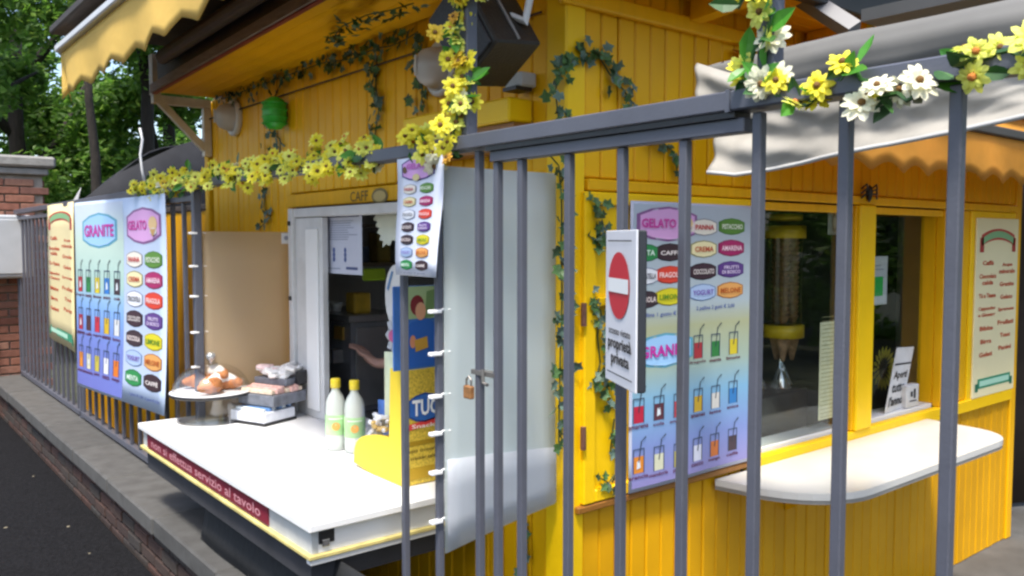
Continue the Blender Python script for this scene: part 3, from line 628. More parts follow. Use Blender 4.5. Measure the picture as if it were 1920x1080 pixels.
allb = [BADGES[0], BADGES[1], BADGES[2], BADGES[3], BAD2[2], BAD2[3], BADGES[4], BADGES[5], BAD2[4], BAD2[5], BADGES[6], BADGES[7], BAD2[0], BAD2[1]]
for i, b in enumerate(allb): badge(p, lw + (Wp - lw) * (.27 if i % 2 == 0 else .72), Hp * (.70 - (i // 2) * .095), (Wp - lw) * .40, Hp * .082, b)
p.text('1 gusto € 1,50   2 gusti € 2,00', lw + (Wp - lw) * .55, Hp * .05, (Wp - lw) * .7, Hp * .016, '#5060a0', 2)
p.build(PF)
# -- cream menu banners (one on the fence, one on the right kiosk front)
ML = ['Caffè', 'Cioccolata calda', 'Tè e Tisane', 'Cappuccino e Ginseng', 'Bibite', 'Birra', 'Gelati']; MR = ['Acqua minerale', 'Granite', 'Gelato', 'Spremute', 'Frullati', 'Toast', 'Panini']
def menu_art(p, W, H):
    m = W / 2
    def arc(v, h, c, k, w=.8, sag=.035): 
        n = 10
        for i in range(n):
            a, b = -1 + 2 * i / n, -1 + 2 * (i + 1) / n; f = lambda t: v - H * sag * t * t
            p.poly([(m + a * W * w / 2, f(a)), (m + b * W * w / 2, f(b)), (m + b * W * w / 2, f(b) + h), (m + a * W * w / 2, f(a) + h)], c, k)
    arc(H * .885, H * .062, '#b83a34', 1); arc(H * .897, H * .038, '#7fae7c', 2, .72)
    for sx in (-1, 1): p.rect(m + sx * W * .39 - W * .045, H * .815, m + sx * W * .39 + W * .045, H * .895, '#a83430', 1)
    def col(L, u, off):
        v = H * (.755 - off)
        for t in L:
            ps = [t] if len(t) < 13 else [t[:t.index(' ')], t[t.index(' ') + 1:]]
            for q in ps: p.text(q, u, v, min(W * .40, W * .052 * len(q)), H * .026, '#b8401f', 1, .03); v -= H * .036
            v -= H * .038
    col(ML, m - W * .23, 0); col(MR, m + W * .24, .015)
    p.rect(m - W * .40, H * .05, m + W * .40, H * .105, '#2f8a68', 1); p.rect(m - W * .36, H * .062, m + W * .36, H * .093, '#a8d4bc', 2)
    for sx in (-1, 1): p.rect(m + sx * W * .42 - W * .035, H * .035, m + sx * W * .42 + W * .035, H * .08, '#256e54', 1)
MB = thing('menu_banner', 'narrow cream menu banner with red lettering hanging on the fence left of the blue poster', 'banner', (1.24, 6.2, .9), 'cream menu signs')
y1, y2 = AX(1.245, 92, 500).y, AX(1.245, 141, 500).y; Wm = y1 - y2; Hm = .97
fm2 = lambda u, v: (1.246 - .015 * (1 - v / Hm) - .006 * math.sin(u * 8), y1 - u, .905 + v - .03 * (u / Wm) * (1 - v / Hm))
g = G(); g.grid(lambda a, t: fm2(a * Wm, t * Hm), 6, 6, 0, (.003, 0, 0)); crm = paper('cream_banner', (.72, .62, .34)); g.build('sheet', crm, MB, True)
p = Print(fm2, (-1, 0, 0)); menu_art(p, Wm, Hm); p.build(MB)
MC = thing('menu_board', 'cream menu board with red lettering on the right end of the kiosk front', 'menu board', (4.8, 1.85, .8), 'cream menu signs')
G().box((4.545, YB - .022, .80), (5.075, YB - .0125, 1.735), ch=.002).build('board', paper('cream_board', (.78, .70, .42)), MC)
p = Print(lambda u, v: (4.55 + u, YB - .0223, .80 + v), (0, -1, 0)); menu_art(p, .52, .93); p.build(MC)
# -- narrow poster on the post
PN = thing('poster', 'narrow white ice cream flavour poster hanging from the rail above the counter end', 'poster', (1.24, 1.95, 1.53), 'menu posters')
ya, yb_ = 2.058, 1.828; Wn = ya - yb_; Hn = .325
fm3 = lambda u, v: (1.2475 - .018 * (1 - v / Hn) ** 2 * (u / Wn) - .003 * math.sin(v * 20), ya - u + .012 * (1 - v / Hn), 1.522 + v)
g = G(); g.grid(lambda a, t: fm3(a * Wn, t * Hn), 6, 8, 0, (.0015, 0, 0)); g.build('sheet', paper('poster_white', (.70, .74, .86)), PN, True)
p = Print(fm3, (-1, 0, 0)); p.hexa(Wn * .47, Hn * .90, Wn * .72, Hn * .2, '#d8a4dc', '#5a4a8a'); p.text('GELATO', Wn * .5, Hn * .925, Wn * .5, Hn * .045, '#c060b8', 4, .03); p.disc(Wn * .2, Hn * .9, Wn * .045, '#6a5030', 4, 8, Hn * .03); p.disc(Wn * .45, Hn * .83, Wn * .08, '#d8c890', 4, 10, Hn * .03)
for i, b in enumerate(allb): badge(p, Wn * (.29 if i % 2 == 0 else .66), Hn * (.735 - (i // 2) * .107), Wn * .29, Hn * .088, b)
p.text('1 gusto 2 gusti', Wn * .45, Hn * .025, Wn * .6, Hn * .014, '#8088a8', 1); p.build(PN)
# -- poster on the shutter
PS = thing('poster', 'tall ice cream and ice drink poster fixed on the yellow shutter of the kiosk', 'poster', (2.3, 1.83, .8), 'menu posters')
xs0, xs1, zs0, zs1 = 1.965, 2.615, .805, 1.745; Ws = xs1 - xs0; Hs = zs1 - zs0
fm4 = lambda u, v: (xs0 + u, YB - .036 - .004 * math.sin(u * 9), zs0 + v)
g = G(); g.grid(lambda a, t: fm4(a * Ws, t * Hs), 8, 8, 0, (0, .002, 0)); g.build('sheet', paper('poster_lavender', (.46, .49, .62)), PS, True)
p = Print(fm4, (0, -1, 0))
gr2 = gradz('print_blend_shutter', [(0, (.27, .24, .50)), (.14, (.20, .27, .56)), (.30, (.20, .42, .62)), (.42, (.36, .46, .38)), (.56, (.42, .44, .26)), (.64, (.42, .50, .54)), (1, (.42, .48, .56))])
p.rect(.012, .012, Ws - .012, Hs - .008, gr2, .6, 6, 8)
def UV(x, y): q = AY(YB - .036, x, y); return q.x - xs0, q.z - zs0
u, v = UV(1238, 420); gelato_badge(p, .175, v, .30, .115)
for i, (x, y) in enumerate([(1320, 426), (1373, 425), (1319, 467), (1372, 465), (1318, 509), (1371, 505), (1317, 548), (1370, 544)]): u, v = UV(x, y); badge(p, u, v, .150, .060, BADGES[i])
for i, (x, y) in enumerate([(1205, 474), (1254, 473), (1205, 518), (1254, 515), (1205, 562), (1254, 556)]): u, v = UV(x, y); badge(p, u, v, .142, .060, BAD2[i])
u, v = UV(1232, 590); p.text('1 pallina 1 gusto € 1,50', .15, v, .24, .018, '#4458a0', 2); u, v = UV(1342, 576); p.text('2 palline 2 gusti € 2,00', u, v, .22, .018, '#4458a0', 2)
u, v = UV(1232, 658); granite_badge(p, .165, v, .29, .115)
for i, (x, y, c_, nm) in enumerate([(1308, 648, '#a83038', 'fragola'), (1342, 645, '#2e7a3c', 'menta'), (1376, 641, '#d0bc2c', 'limone'), (1196, 768, '#b81e3c', 'amarena'), (1233, 762, '#5a2c38', 'cola'), (1270, 757, '#b83848', 'anguria'), (1308, 748, '#d0a828', 'ananas'), (1342, 742, '#d4d0c8', 'latte'), (1375, 733, '#2f78b8', 'anice'), (1196, 862, '#d8862c', 'arancia'), (1233, 856, '#d0d0b4', 'mandorla'), (1270, 850, '#c0b458', 'pera'), (1307, 840, '#dcdce8', 'cocco'), (1340, 832, '#d0702c', 'mango'), (1374, 822, '#42303a', 'caffè')]):
    u, v = UV(x, y); p.cup(u, v, .048, .088, c_, 1, nm)
p.build(PS)
# -- no entry sign
NE = thing('no_entry_sign', 'small white box sign with a red no entry disc on the gate', 'sign', AX(XF, 1165, 580))
sc = AX(1.20, 1166, 578); ang = R(62)     # plane direction in plan
Ms = Matrix.Translation((sc.x, sc.y, sc.z)) @ Matrix.Rotation(ang, 4, 'Z')   # local x runs away along the sign, local y+ is the printed side
sz_w, sz_h = .185, .305
G().box((-sz_w / 2, -.018, -sz_h / 2), (sz_w / 2, -.0005, sz_h / 2), M=Ms, ch=.003).build('sign_box', mat('sign_dark', (.022, .025, .032), .5, .15), NE)
G().box((-sz_w / 2 - .001, .0, -sz_h / 2), (sz_w / 2, .004, sz_h / 2), M=Ms, ch=.001).build('sign_face', mat('sign_white', (.68, .69, .74), .4, .04, dirt=.2), NE)
nrm = Ms.to_3x3() @ Vector((0, 1, 0))
p = Print(lambda u, v: Ms @ Vector((sz_w / 2 - u, .0042, v - sz_h / 2)), nrm)
p.disc(sz_w * .47, sz_h * .645, .066, '#c02a36', 1, 28); p.rect(sz_w * .47 - .062, sz_h * .645 - .014, sz_w * .47 + .062, sz_h * .645 + .014, '#e4e6e6', 2)
p.text('accesso vietato', sz_w * .5, sz_h * .345, sz_w * .72, .014, '#3a3c44', 1, .02); p.text('proprietà', sz_w * .5, sz_h * .255, sz_w * .78, .03, '#22242c', 1, .03); p.text('privata', sz_w * .52, sz_h * .155, sz_w * .6, .03, '#22242c', 1, .03)
p.rect(sz_w * .08, sz_h * .93, sz_w * .88, sz_h * .937, '#22242c', 1); p.rect(sz_w * .08, sz_h * .06, sz_w * .92, sz_h * .068, '#22242c', 1); p.build(NE)

# ================================================================== AWNINGS
AWY = cloth('awning_yellow', (.84, .60, .17), .35, .08, 3, rough=.75)
AW = thing('awning', 'yellow retractable awning with scalloped valance over the serving window', 'awning', (1.0, 3.4, 2.6))
def val(u, v):
    Y = 5.04 - 3.4 * u; ph = ((5.04 - Y) / .30) % 1.0
    zb = 2.365 + .045 * (1 - abs(2 * ph - 1)) ** .8
    zt = 2.615; return (.985 + .012 * math.sin(Y * 9) * v + (.03 * max(0, (Y - 4.93) / .11) * v), Y, zt + (zb - zt) * v)
G().grid(val, 150, 6, 0, (.003, 0, 0)).build('valance', AWY, AW, True)
G().grid(lambda u, v: (.985 + .14 * u, 5.042 - .02 * math.sin(u * 6), 2.612 - (.24 - .16 * u) * v), 6, 5, 0, (0, .003, 0)).build('side_valance', AWY, AW, True)
G().box((.955, 1.6, 2.618), (1.0, 5.05, 2.655), ch=.006).build('front_bar', mat('white_bar', (.60, .60, .62), .35, .05, dirt=.2), AW)
G().grid(lambda u, v: (1.0 + .36 * u, 5.04 - 3.4 * v, 2.65 + .05 * u), 3, 6, 0, (0, 0, .004)).build('awning_fabric', cloth('awning_top', (.10, .07, .03), .05, .1), AW, True)
G().box((.965, 1.5, 2.745), (1.42, 5.22, 2.79), ch=.008).build('awning_hood', DRK, AW)
for y in (2.2, 4.6): G().tube([(1.36, y, 2.70), (1.18, y - .25, 2.68), (.99, y, 2.64)], .016, 8).build('folding_arm', DRK, AW)
AB = thing('awning', 'yellow awning with scalloped edge over the right kiosk windows', 'awning', (3.8, 1.6, 2.0))
AWB = cloth('awning_orange', (.72, .36, .06), .45, .25, 2.2, rough=.7)
def valb(u, v):
    X = 2.50 + 3.4 * u; ph = (X / .225) % 1.0; zb = 1.862 + .036 * abs(math.cos(math.pi * ph)); return (X, 1.50 + .01 * math.sin(X * 8) * v, 2.06 + (zb - 2.06) * v)
G().grid(valb, 170, 4, 0, (0, .003, 0)).build('valance', AWB, AB, True)
G().box((2.48, 1.485, 2.062), (5.9, 1.525, 2.10), ch=.005).build('front_bar', mat('dark_bar', (.05, .045, .04), .5), AB)
G().grid(lambda u, v: (2.5 + 3.4 * u, 1.525 + .33 * v, 2.102 + .19 * v), 10, 3, 0, (0, 0, .004)).build('awning_fabric', AWB, AB, True)
# -- white rolled canopy
RC = thing('rolled_canopy', 'grey white canvas canopy rolled on its frame with a loose flap hanging above the gate', 'canopy', (2.0, 1.0, 1.95))
cv = cloth('roll_canvas', (.20, .20, .195), .15, .08, 3, rough=.8, bump=.1); cvf = cloth('flap_canvas', (.46, .44, .40), .3, .2, 5, rough=.8)
prof = [(.02, .135), (-.045, .12), (-.072, .075), (-.065, .03), (-.03, -.005), (-.012, -.02)]
def can(u, v):
    Y = 1.55 - 1.47 * u; k = min(1, .12 + u * 3.2) if u < .3 else 1; q = v * (len(prof) - 1); i = min(len(prof) - 2, int(q)); t = q - i
    a, b = prof[i], prof[i + 1]; dx = (a[0] + (b[0] - a[0]) * t) * k; dz = (a[1] + (b[1] - a[1]) * t)
    z0 = 2.0 + .0 * u; tip = max(0, 1 - u / .22)
    return (1.97 + dx + .007 * noise.noise((Y * 7, v * 3, 2)), Y, z0 + dz * (1 - .12 * tip) + .004 * noise.noise((Y * 9, v, 5)))
G().grid(can, 60, 15, 0, (.006, 0, 0)).build('canvas_roll', cv, RC, True)
def flap(u, v):
    Y = 1.455 + .085 * (1 - v) ** 1.4 - 1.38 * u; zb = 1.785 + .115 * min(1, u / .75) ** .9 + .02 * max(0, 1 - u / .05); k = max(0, 1 - u / .24); zt = 1.985 + .135 * k
    fold = .020 * math.sin(8 * (v + u * 1.6)) * k + .012 * math.sin(19 * (v - u * .9) + 1) * k
    return (1.945 - .02 * k - .035 * v - .016 * math.sin(v * 5 + u * 3) - .010 * math.sin(u * 22 + v * 2) * v - .010 * math.sin(v * 9 - u * 5) * (1 - u) - fold - 0.016 * noise.noise((u * 9, v * 2.2, 1)) - .006 * noise.noise((u * 24 + v * 5, v * 5 - u * 8, 4)), Y + .008 * noise.noise((v * 5, u * 5, 9)), zt + (zb - zt) * v)
G().grid(flap, 120, 36, 0, (.004, 0, 0)).build('hanging_flap', cvf, RC, True)
G().tube([flap(u / 40, 1.0) for u in range(41)], .006, 6).build('flap_hem', mat('hem_grey', (.45, .45, .44), .7), RC, True)
G().tube([(2.02, 1.50, 2.05), (2.02, .05, 2.05)], .02, 8).build('roll_tube', BAR, RC)
G().tube([(1.975, 1.49, 2.12), (1.96, 1.53, 2.09), (1.95, 1.56, 2.06)], .006, 6).build('tie_cord', BLK, RC)
G().box((2.0, .0, 2.16), (2.30, 1.10, 2.19)).build('frame_rail', mat('dark_rail', (.06, .06, .06), .5), RC)
for (xa, ya_) in ((2.9, 1.45), (2.9, .15)): pass
ar = thing('support_strut', 'grey metal awning strut above the rolled canopy', 'strut', (2.7, 1.3, 2.45))
e0, e1 = AX(2.6, 1500, -8), AX(2.6, 1602, 58); d = e1 - e0
G().tube([e0 - d * .4, e0, e1], .035, 4).build('arm', mat('arm_grey', (.16, .16, .17), .5, .1), ar); G().tube([e1, e1 + Vector((.05, .02, -.18))], .02, 6).build('arm_joint', BAR, ar)

# ================================================================== FLOWER GARLANDS AND IVY
def flower_mesh(name, mp, mc, petals=9, r=.030, seed=0):
    rd = random.Random(seed); g = G()
    for ring in range(2):
        for k in range(petals):
            a = 2 * math.pi * (k + .5 * ring) / petals + rd.uniform(-.12, .12); L = r * rd.uniform(.85, 1.12) * (1 - .22 * ring); wd = L * .26; up = .10 + .28 * ring + rd.uniform(-.12, .15)
            d = Vector((math.cos(a), math.sin(a), up)); s = Vector((-math.sin(a), math.cos(a), 0)); o = Vector((0, 0, .002 * ring))
            dz_ = Vector((0, 0, L)); g._add([o + d * .004, o + d * L * .5 + s * wd * .95, o + d * L * .86 + s * wd * .62 - dz_ * .05, o + d * L - dz_ * .12, o + d * L * .86 - s * wd * .62 - dz_ * .05, o + d * L * .5 - s * wd * .95, o + d * L * .5 + dz_ * .07], [(0, 1, 6), (1, 2, 6), (2, 3, 6), (3, 4, 6), (4, 5, 6), (5, 0, 6)], 0)
    g.lathe([(.0, .009), (.0035, .0085), (.006, .006), (.0065, .001)], (0, 0, .003), 7, 1)
    return g.mesh(name, [mp, mc])
def petal(name, c, t=.3):
    m = mat(name, c, .6, .12, 60); n = m.node_tree.nodes; l = m.node_tree.links; p = n['Principled BSDF']; tr = n.new('ShaderNodeBsdfTranslucent'); mx = n.new('ShaderNodeMixShader'); mx.inputs[0].default_value = t
    l.new(p.inputs['Base Color'].links[0].from_socket, tr.inputs[0]); l.new(p.outputs[0], mx.inputs[1]); l.new(tr.outputs[0], mx.inputs[2]); l.new(mx.outputs[0], n['Material Output'].inputs[0]); return m
PY = petal('petal_yellow', (.88, .80, .05), .4); PP = petal('petal_pale', (.86, .88, .18), .4); PO = petal('petal_orange', (.75, .42, .05)); PWh = petal('petal_cream', (.84, .82, .62)); PD = petal('petal_gold', (.74, .52, .03))
CB = mat('flower_centre_brown', (.16, .08, .02), .9, .3, 90); CO = mat('flower_centre_orange', (.50, .17, .03), .9, .3, 90)
FM = [flower_mesh('flower', m, c, n, r, i) for i, (m, c, n, r) in enumerate([(PY, CB, 9, .030), (PP, CB, 9, .031), (PY, CO, 8, .028), (PWh, CB, 10, .034), (PD, CB, 9, .029), (PP, CO, 8, .026), (PO, CB, 8, .026)])]
def leaf_mesh(name, m, L=.05, lobes=False):
    g = G()
    if not lobes:
        pts = [(0, 0), (.25, .22), (.55, .28), (.85, .14), (1.05, 0)]
    else:
        pts = [(0, 0), (.05, .30), (.32, .26), (.48, .52), (.62, .24), (1.0, 0)]
    N = len(pts); top = [Vector((a * L, b * L, .16 * b * L)) for a, b in pts]; bot = [Vector((a * L, -b * L, .16 * b * L)) for a, b in pts]; mid = [Vector((a * L, 0, -.05 * L * math.sin(a * 3))) for a, b in pts]
    vs = top + mid + bot; fs = []
    for i in range(N - 1): fs += [(i, i + 1, N + i + 1, N + i), (N + i, N + i + 1, 2 * N + i + 1, 2 * N + i)]
    g._add(vs, fs); me = g.mesh(name, m); return me
GL = [island('garland_leaf', [(.05, .22, .025), (.10, .34, .04)], .4, .35), mat('garland_leaf_dark', (.03, .10, .022), .45, .2, 40)]
LM = [leaf_mesh('leaf', GL[0], .055), leaf_mesh('leaf', GL[1], .05)]
IVY = [mat('ivy_green', (.055, .125, .03), .5, .35, 50), mat('ivy_grey_green', (.10, .16, .12), .55, .3, 50), mat('ivy_dark', (.03, .065, .02), .5, .3, 50)]
IM = [leaf_mesh('leaf', m, .039, True) for m in IVY]
def facing(d, roll, tilt):
    d = Vector(d).normalized(); return d.to_track_quat('Z', 'Y').to_matrix().to_4x4() @ Matrix.Rotation(roll, 4, 'Z') @ Matrix.Rotation(tilt[0], 4, 'X') @ Matrix.Rotation(tilt[1], 4, 'Y')
def garland(label, path, nf, nl, spread, seed, weights, fs=(.85, 1.2), toward=(-.75, -.45, .45), group='artificial flower garlands', clump=0):
    rd = random.Random(seed); path = [Vector(p) for p in path]; t = thing('flower_garland', label, 'garland', path[0], group)
    seg = [(path[i + 1] - path[i]).length for i in range(len(path) - 1)]; tot = sum(seg)
    def at(s):
        s *= tot
        for i, L in enumerate(seg):
            if s <= L or i == len(seg) - 1: return path[i].lerp(path[i + 1], s / L)
            s -= L
    G().tube([at(i / 60) + Vector((0, 0, .006 * math.sin(i * 2.1))) for i in range(61)], .004, 5).build('stem', GL[1], t)
    for i in range(nf):
        s = (i + rd.random()) / nf
        if clump: s = (math.floor(s * clump) + .5 + rd.gauss(0, .22)) / clump; s = min(1, max(0, s))
        off = Vector((rd.gauss(-.25, .8), rd.gauss(0, .4), rd.gauss(.05, 1))) * spread
        d = Vector(toward) + Vector((rd.gauss(0, .45), rd.gauss(0, .45), rd.gauss(0, .45)))
        k = rd.choices(range(len(FM)), weights)[0]; sc_ = rd.uniform(*fs)
        inst('flower', FM[k], t, Matrix.Translation(at(s) + off) @ facing(d, rd.random() * 6, (0, 0)) @ Matrix.Scale(sc_, 4))
    for i in range(nl):
        s = (i + rd.random()) / nl
        if clump: s = (math.floor(s * clump) + .5 + rd.gauss(0, .25)) / clump; s = min(1, max(0, s))
        off = Vector((rd.gauss(0, .5), 0, rd.gauss(-.1, .8))) * spread; d = Vector(toward) + Vector((rd.gauss(0, .7), rd.gauss(0, .7), rd.gauss(0, .7)))
        inst('leaf', LM[rd.randrange(2)], t, Matrix.Translation(at(s) + off) @ facing(d, rd.random() * 6.3, (rd.uniform(-.3, .3), rd.uniform(-.4, .2))) @ Matrix.Scale(rd.uniform(.7, 1.1), 4))
    return t
garland('dense yellow flower garland along the fence rail over the counter', [(XF - .015, AX(XF, 268, 350).y, FT), (XF - .02, 3.3, FT + .004), (XF - .015, 2.2, FT - .008)], 300, 110, .024, 1, [44, 44, 8, 2, 3, 8, 2], (.72, .98))
garland('yellow flower garland wound round the tall fence post', [(XF - .02, 2.02, FT - .005), (XF - .02, 1.90, FT - .035), (XF - .03, 1.80, FT - .03), (XF - .03, 1.77, FT + .05), (XF - .01, 1.735, FT + .13), (XF - .03, 1.79, FT + .21), (XF - .03, 1.76, FT + .30), (XF - .02, 1.77, FT + .37), (XF, 1.70, FT + .385), (XF, 1.55, FT + .40)], 80, 60, .022, 2, [36, 26, 12, 8, 10, 8, 3], (.75, 1.05), clump=9)
yr1 = y0b - sb * 4
garland('large flowered white and yellow garland at the right end of the top rail', [(XF - .02, AX(XF, 1395, 30).y, AX(XF, 1395, 20).z), (XF - .02, yr1 - .03, FT + .20), (XF - .03, yr1 - .04, FT + .10), (XF - .02, yr1 + .03, FT + .02), (XF - .03, yr1 - .04, FT - .01), (XF - .02, .78, FT - .045), (XF - .03, .70, FT + .005), (XF - .03, .655, FT - .045), (XF - .03, .60, FT - .055), (XF - .02, .545, FT + .0), (XF - .03, .50, FT - .01), (XF - .03, .40, FT - .02)], 30, 44, .014, 4, [26, 26, 6, 26, 8, 6, 2], (.72, 1.02), clump=11)

def ivy(label, pts, nrm, n, seed, spread=.03, mix=(5, 3, 3), size=(.7, 1.15)):
    n = int(n * (1.35 if nrm[0] or nrm[2] else .95)); rd = random.Random(seed); pts = [Vector(p) for p in pts]; nrm = Vector(nrm); t = thing('ivy_vine', label, 'ivy', pts[0], 'artificial ivy vines on the kiosk')
    seg = [(pts[i + 1] - pts[i]).length for i in range(len(pts) - 1)]; tot = sum(seg)
    def at(s):
        s *= tot
        for i, L in enumerate(seg):
            if s <= L or i == len(seg) - 1: return pts[i].lerp(pts[i + 1], s / max(L, 1e-6))
            s -= L
    side = nrm.cross(Vector((0, 0, 1))).normalized() if abs(nrm.z) < .8 else Vector((1, 0, 0)); up = side.cross(nrm)
    G().tube([at(i / 20) + nrm * .004 for i in range(21)], .0025, 5).build('stem', IVY[2], t)
    for i in range(n):
        s = (i + rd.random()) / n; p = at(s) + side * rd.gauss(0, spread) + up * rd.gauss(0, spread) + nrm * rd.uniform(.006, .03)
        d = nrm + Vector((rd.gauss(0, .35), rd.gauss(0, .35), rd.gauss(.1, .35)))
        inst('leaf', IM[rd.choices(range(3), mix)[0]], t, Matrix.Translation(p) @ facing(d, rd.random() * 6.3, (0, 0)) @ Matrix.Scale(rd.uniform(*size), 4))
nA, nB = (-1, 0, 0), (0, -1, 0)
A_ = lambda L: [AX(XA - .005, *q) for q in L]
B_ = lambda L, y=YB - .005: [AY(y, *q) for q in L]
ivy('long dark ivy vine running along the top of the wall under the eave', [Vector((p.x, p.y, min(p.z, 2.402))) for p in A_([(418, 182), (460, 165), (520, 128), (560, 105), (610, 112), (660, 112), (700, 92), (745, 85), (785, 60)])], nA, 120, 41, .028, (3, 2, 6))
ivy('ivy sprig pinned to the orange soffit', [AZ(2.416, *q) for q in [(618, 78), (640, 48), (690, 25), (730, 18), (775, 4)]], (0, 0, -1), 44, 42, .022, (3, 2, 6))
ivy('hanging ivy strand ending in purple leaves left of the globe lamp', A_([(708, 105), (706, 160), (712, 205), (704, 258)]), nA, 34, 43, .022, (4, 5, 3))
ivy('hanging ivy strand right beside the globe lamp', A_([(790, 70), (792, 130), (794, 175), (790, 208)]), nA, 26, 44, .018, (4, 5, 3))
ivy('thin ivy strand below the green lantern', A_([(517, 185), (505, 245), (528, 262), (525, 300), (496, 290)]), nA, 18, 45, .02, (2, 6, 3))
ivy('short ivy strand over the left wind sheet', A_([(500, 350), (496, 390), (510, 405), (488, 428)]), nA, 14, 46, .015, (2, 6, 3))
ivy('ivy arch on the upper right kiosk front near the corner', B_([(1045, 222), (1040, 170), (1050, 110), (1072, 92), (1100, 100), (1125, 112), (1145, 145), (1165, 165), (1186, 195)]), nB, 74, 47, .018, (6, 3, 2))
ivy('long ivy strand down the kiosk corner behind the plastic sheet', B_([(1010, 285), (1045, 300), (1052, 380), (1050, 460), (1052, 560), (1048, 700), (1046, 830)], YB - .016), nB, 80, 48, .018, (4, 4, 2))
ivy('ivy sprig in the upper field of the yellow shutter', B_([(1103, 372), (1112, 405), (1120, 430), (1118, 468), (1135, 432)], YB - .016), nB, 30, 49, .013, (5, 2, 3))
ivy('long ivy strand in the lower field of the yellow shutter', B_([(1102, 560), (1128, 585), (1118, 625), (1124, 680), (1112, 725), (1140, 745), (1152, 760)], YB - .016), nB, 62, 50, .018, (3, 6, 2))
ivy('small ivy sprig beside the lower left of the shutter poster', B_([(1150, 785), (1146, 820), (1142, 850)], YB - .016), nB, 12, 51, .010, (2, 6, 2))
ivy('little ivy tip near the bottom of the yellow shutter', B_([(1122, 895), (1140, 905), (1150, 890)], YB - .016), nB, 9, 52, .012, (2, 6, 2))
ivy('ivy strand above the shutter poster', B_([(1205, 262), (1240, 268), (1262, 285), (1268, 325)]), nB, 22, 53, .014, (5, 3, 2))
ivy('short ivy strand on the dark yellow boards below the plastic sheet', A_([(985, 985), (990, 1030), (985, 1075)]), nA, 14, 54, .012, (2, 5, 3))

# ================================================================== THINGS ON THE WALLS
def bulkhead(u, v, label):
    q = AX(XA, u, v); t = thing('wall_lamp', label, 'lamp', q, 'bulkhead lamps under the eave')
    M = Matrix.Rotation(R(-90), 4, 'Y')
    g = G(); prof = [(.001, .115), (.03, .110), (.055, .088), (.068, .05), (.071, .012)]
    g.lathe([(r * .95, z) for r, z in prof], (0, 0, 0), 24, 0, M); o = g.build('diffuser', mat('opal_grey', (.48, .46, .45), .35, .06), None, True); o.location = q; o.scale = (1, 1, 1.12); o.parent = t; o.matrix_parent_inverse = Matrix.Translation(-q)
    g = G(); g.lathe([(.069, .0), (.090, .0), (.090, .022), (.078, .032), (.069, .024)], (0, 0, 0), 28, 0, M); o = g.build('rim', mat('lamp_rim', (.60, .58, .56), .45, .06), None, True); o.location = q; o.scale = (1, 1, 1.1); o.parent = t; o.matrix_parent_inverse = Matrix.Translation(-q)
    for dz in (-.06, 0, .06): pass
    g = G(); g.box((q.x - .121, q.y - .004, q.z - .035), (q.x - .1165, q.y + .004, q.z + .035)); g.build('guard_bar', mat('lamp_rim', ()), t)
bulkhead(443, 221, 'grey oval bulkhead wall lamp near the left end of the kiosk')
bulkhead(832, 130, 'pale bulkhead wall lamp behind the flower wound post')
q = AX(XA - .06, 515, 212); LN = thing('lantern', 'bright green plastic lantern hanging on the kiosk wall', 'lantern', q)
grn = mat('green_plastic', (.03, .42, .04), .35, .2, 20)
g = G(); g.lathe([(.02, .075), (.045, .06), (.056, .03), (.058, -.02), (.05, -.055), (.03, -.075), (.001, -.078)], q, 16, 0); g.build('lantern_body', grn, LN, True)
for z in (.045, .015, -.02, -.05): g = G(); g.lathe([(.058, z - .004), (.063, z), (.058, z + .004)], q, 16, 0); g.build('lantern_rib', grn, LN, True)
G().tube([q + Vector((0, 0, .07)), q + Vector((.03, 0, .14)), q + Vector((.055, 0, .19))], .003, 5).build('string', BLK, LN)
q = AY(3.833, 536, 447); SW = thing('wall_sticker', 'small square white sticker at the top right corner of the left wind sheet', 'sticker', q)
G().box((q.x - .022, 3.8325, q.z - .026), (q.x + .022, 3.835, q.z + .026)).build('sticker', WHT, SW)
pk = Print(lambda u, v: (q.x - .022 + u, 3.8323, q.z - .026 + v), (0, -1, 0)); pk.disc(.022, .028, .011, '#9aa0b0', 1, 12); pk.build(SW)
# loudspeaker
SPK = thing('loudspeaker', 'black loudspeaker tilted under the eave at the kiosk corner', 'loudspeaker', AX(1.42, 915, 85))
c0 = AX(1.45, 905, 62)
Msp = Matrix.Translation(c0) @ Matrix.Rotation(-CA + R(8), 4, 'Z') @ Matrix.Rotation(R(-24), 4, 'Y') @ Matrix.Rotation(R(-22), 4, 'X') @ Matrix.Rotation(R(38), 4, 'Z')
blkw = mat('speaker_black', (.016, .013, .010), .5, .25, 30, .2)
G().box((-.085, -.10, -.12), (.085, .09, .12), M=Msp, ch=.006).build('cabinet', blkw, SPK)
G().box((-.0915, -.085, -.11), (-.0855, .08, .11), M=Msp, ch=.003).build('grille', mat('speaker_grille', (.028, .028, .034), .6, .5, 200), SPK)
G().box((-.05, -.05, .1205), (.05, .05, .132), M=Msp).build('mount_plate', BLK, SPK)
G().box((-.004, -.1045, -.11), (.004, -.1005, .11), M=Msp).build('edge_strip', mat('dull_silver', (.25, .25, .25), .4, .1, metal=.3), SPK)
G().tube([Msp @ Vector((0, 0, .125)), AX(1.5, 985, 40), (1.55, AX(1.5, 985, 40).y, 2.42)], .014, 8).build('mount_arm', WHP, SPK)
q = AX(XA - .04, 975, 152); FLT = thing('junction_box', 'small grey junction box on the wall under the loudspeaker', 'junction box', q)
G().box(q - Vector((.03, .04, .022)), q + Vector((.035, .04, .022)), ch=.005).build('box_body', greyf, FLT); G().box(q + Vector((-.045, -.035, -.034)), q + Vector((.02, .03, -.0225))).build('box_base', BLK, FLT)
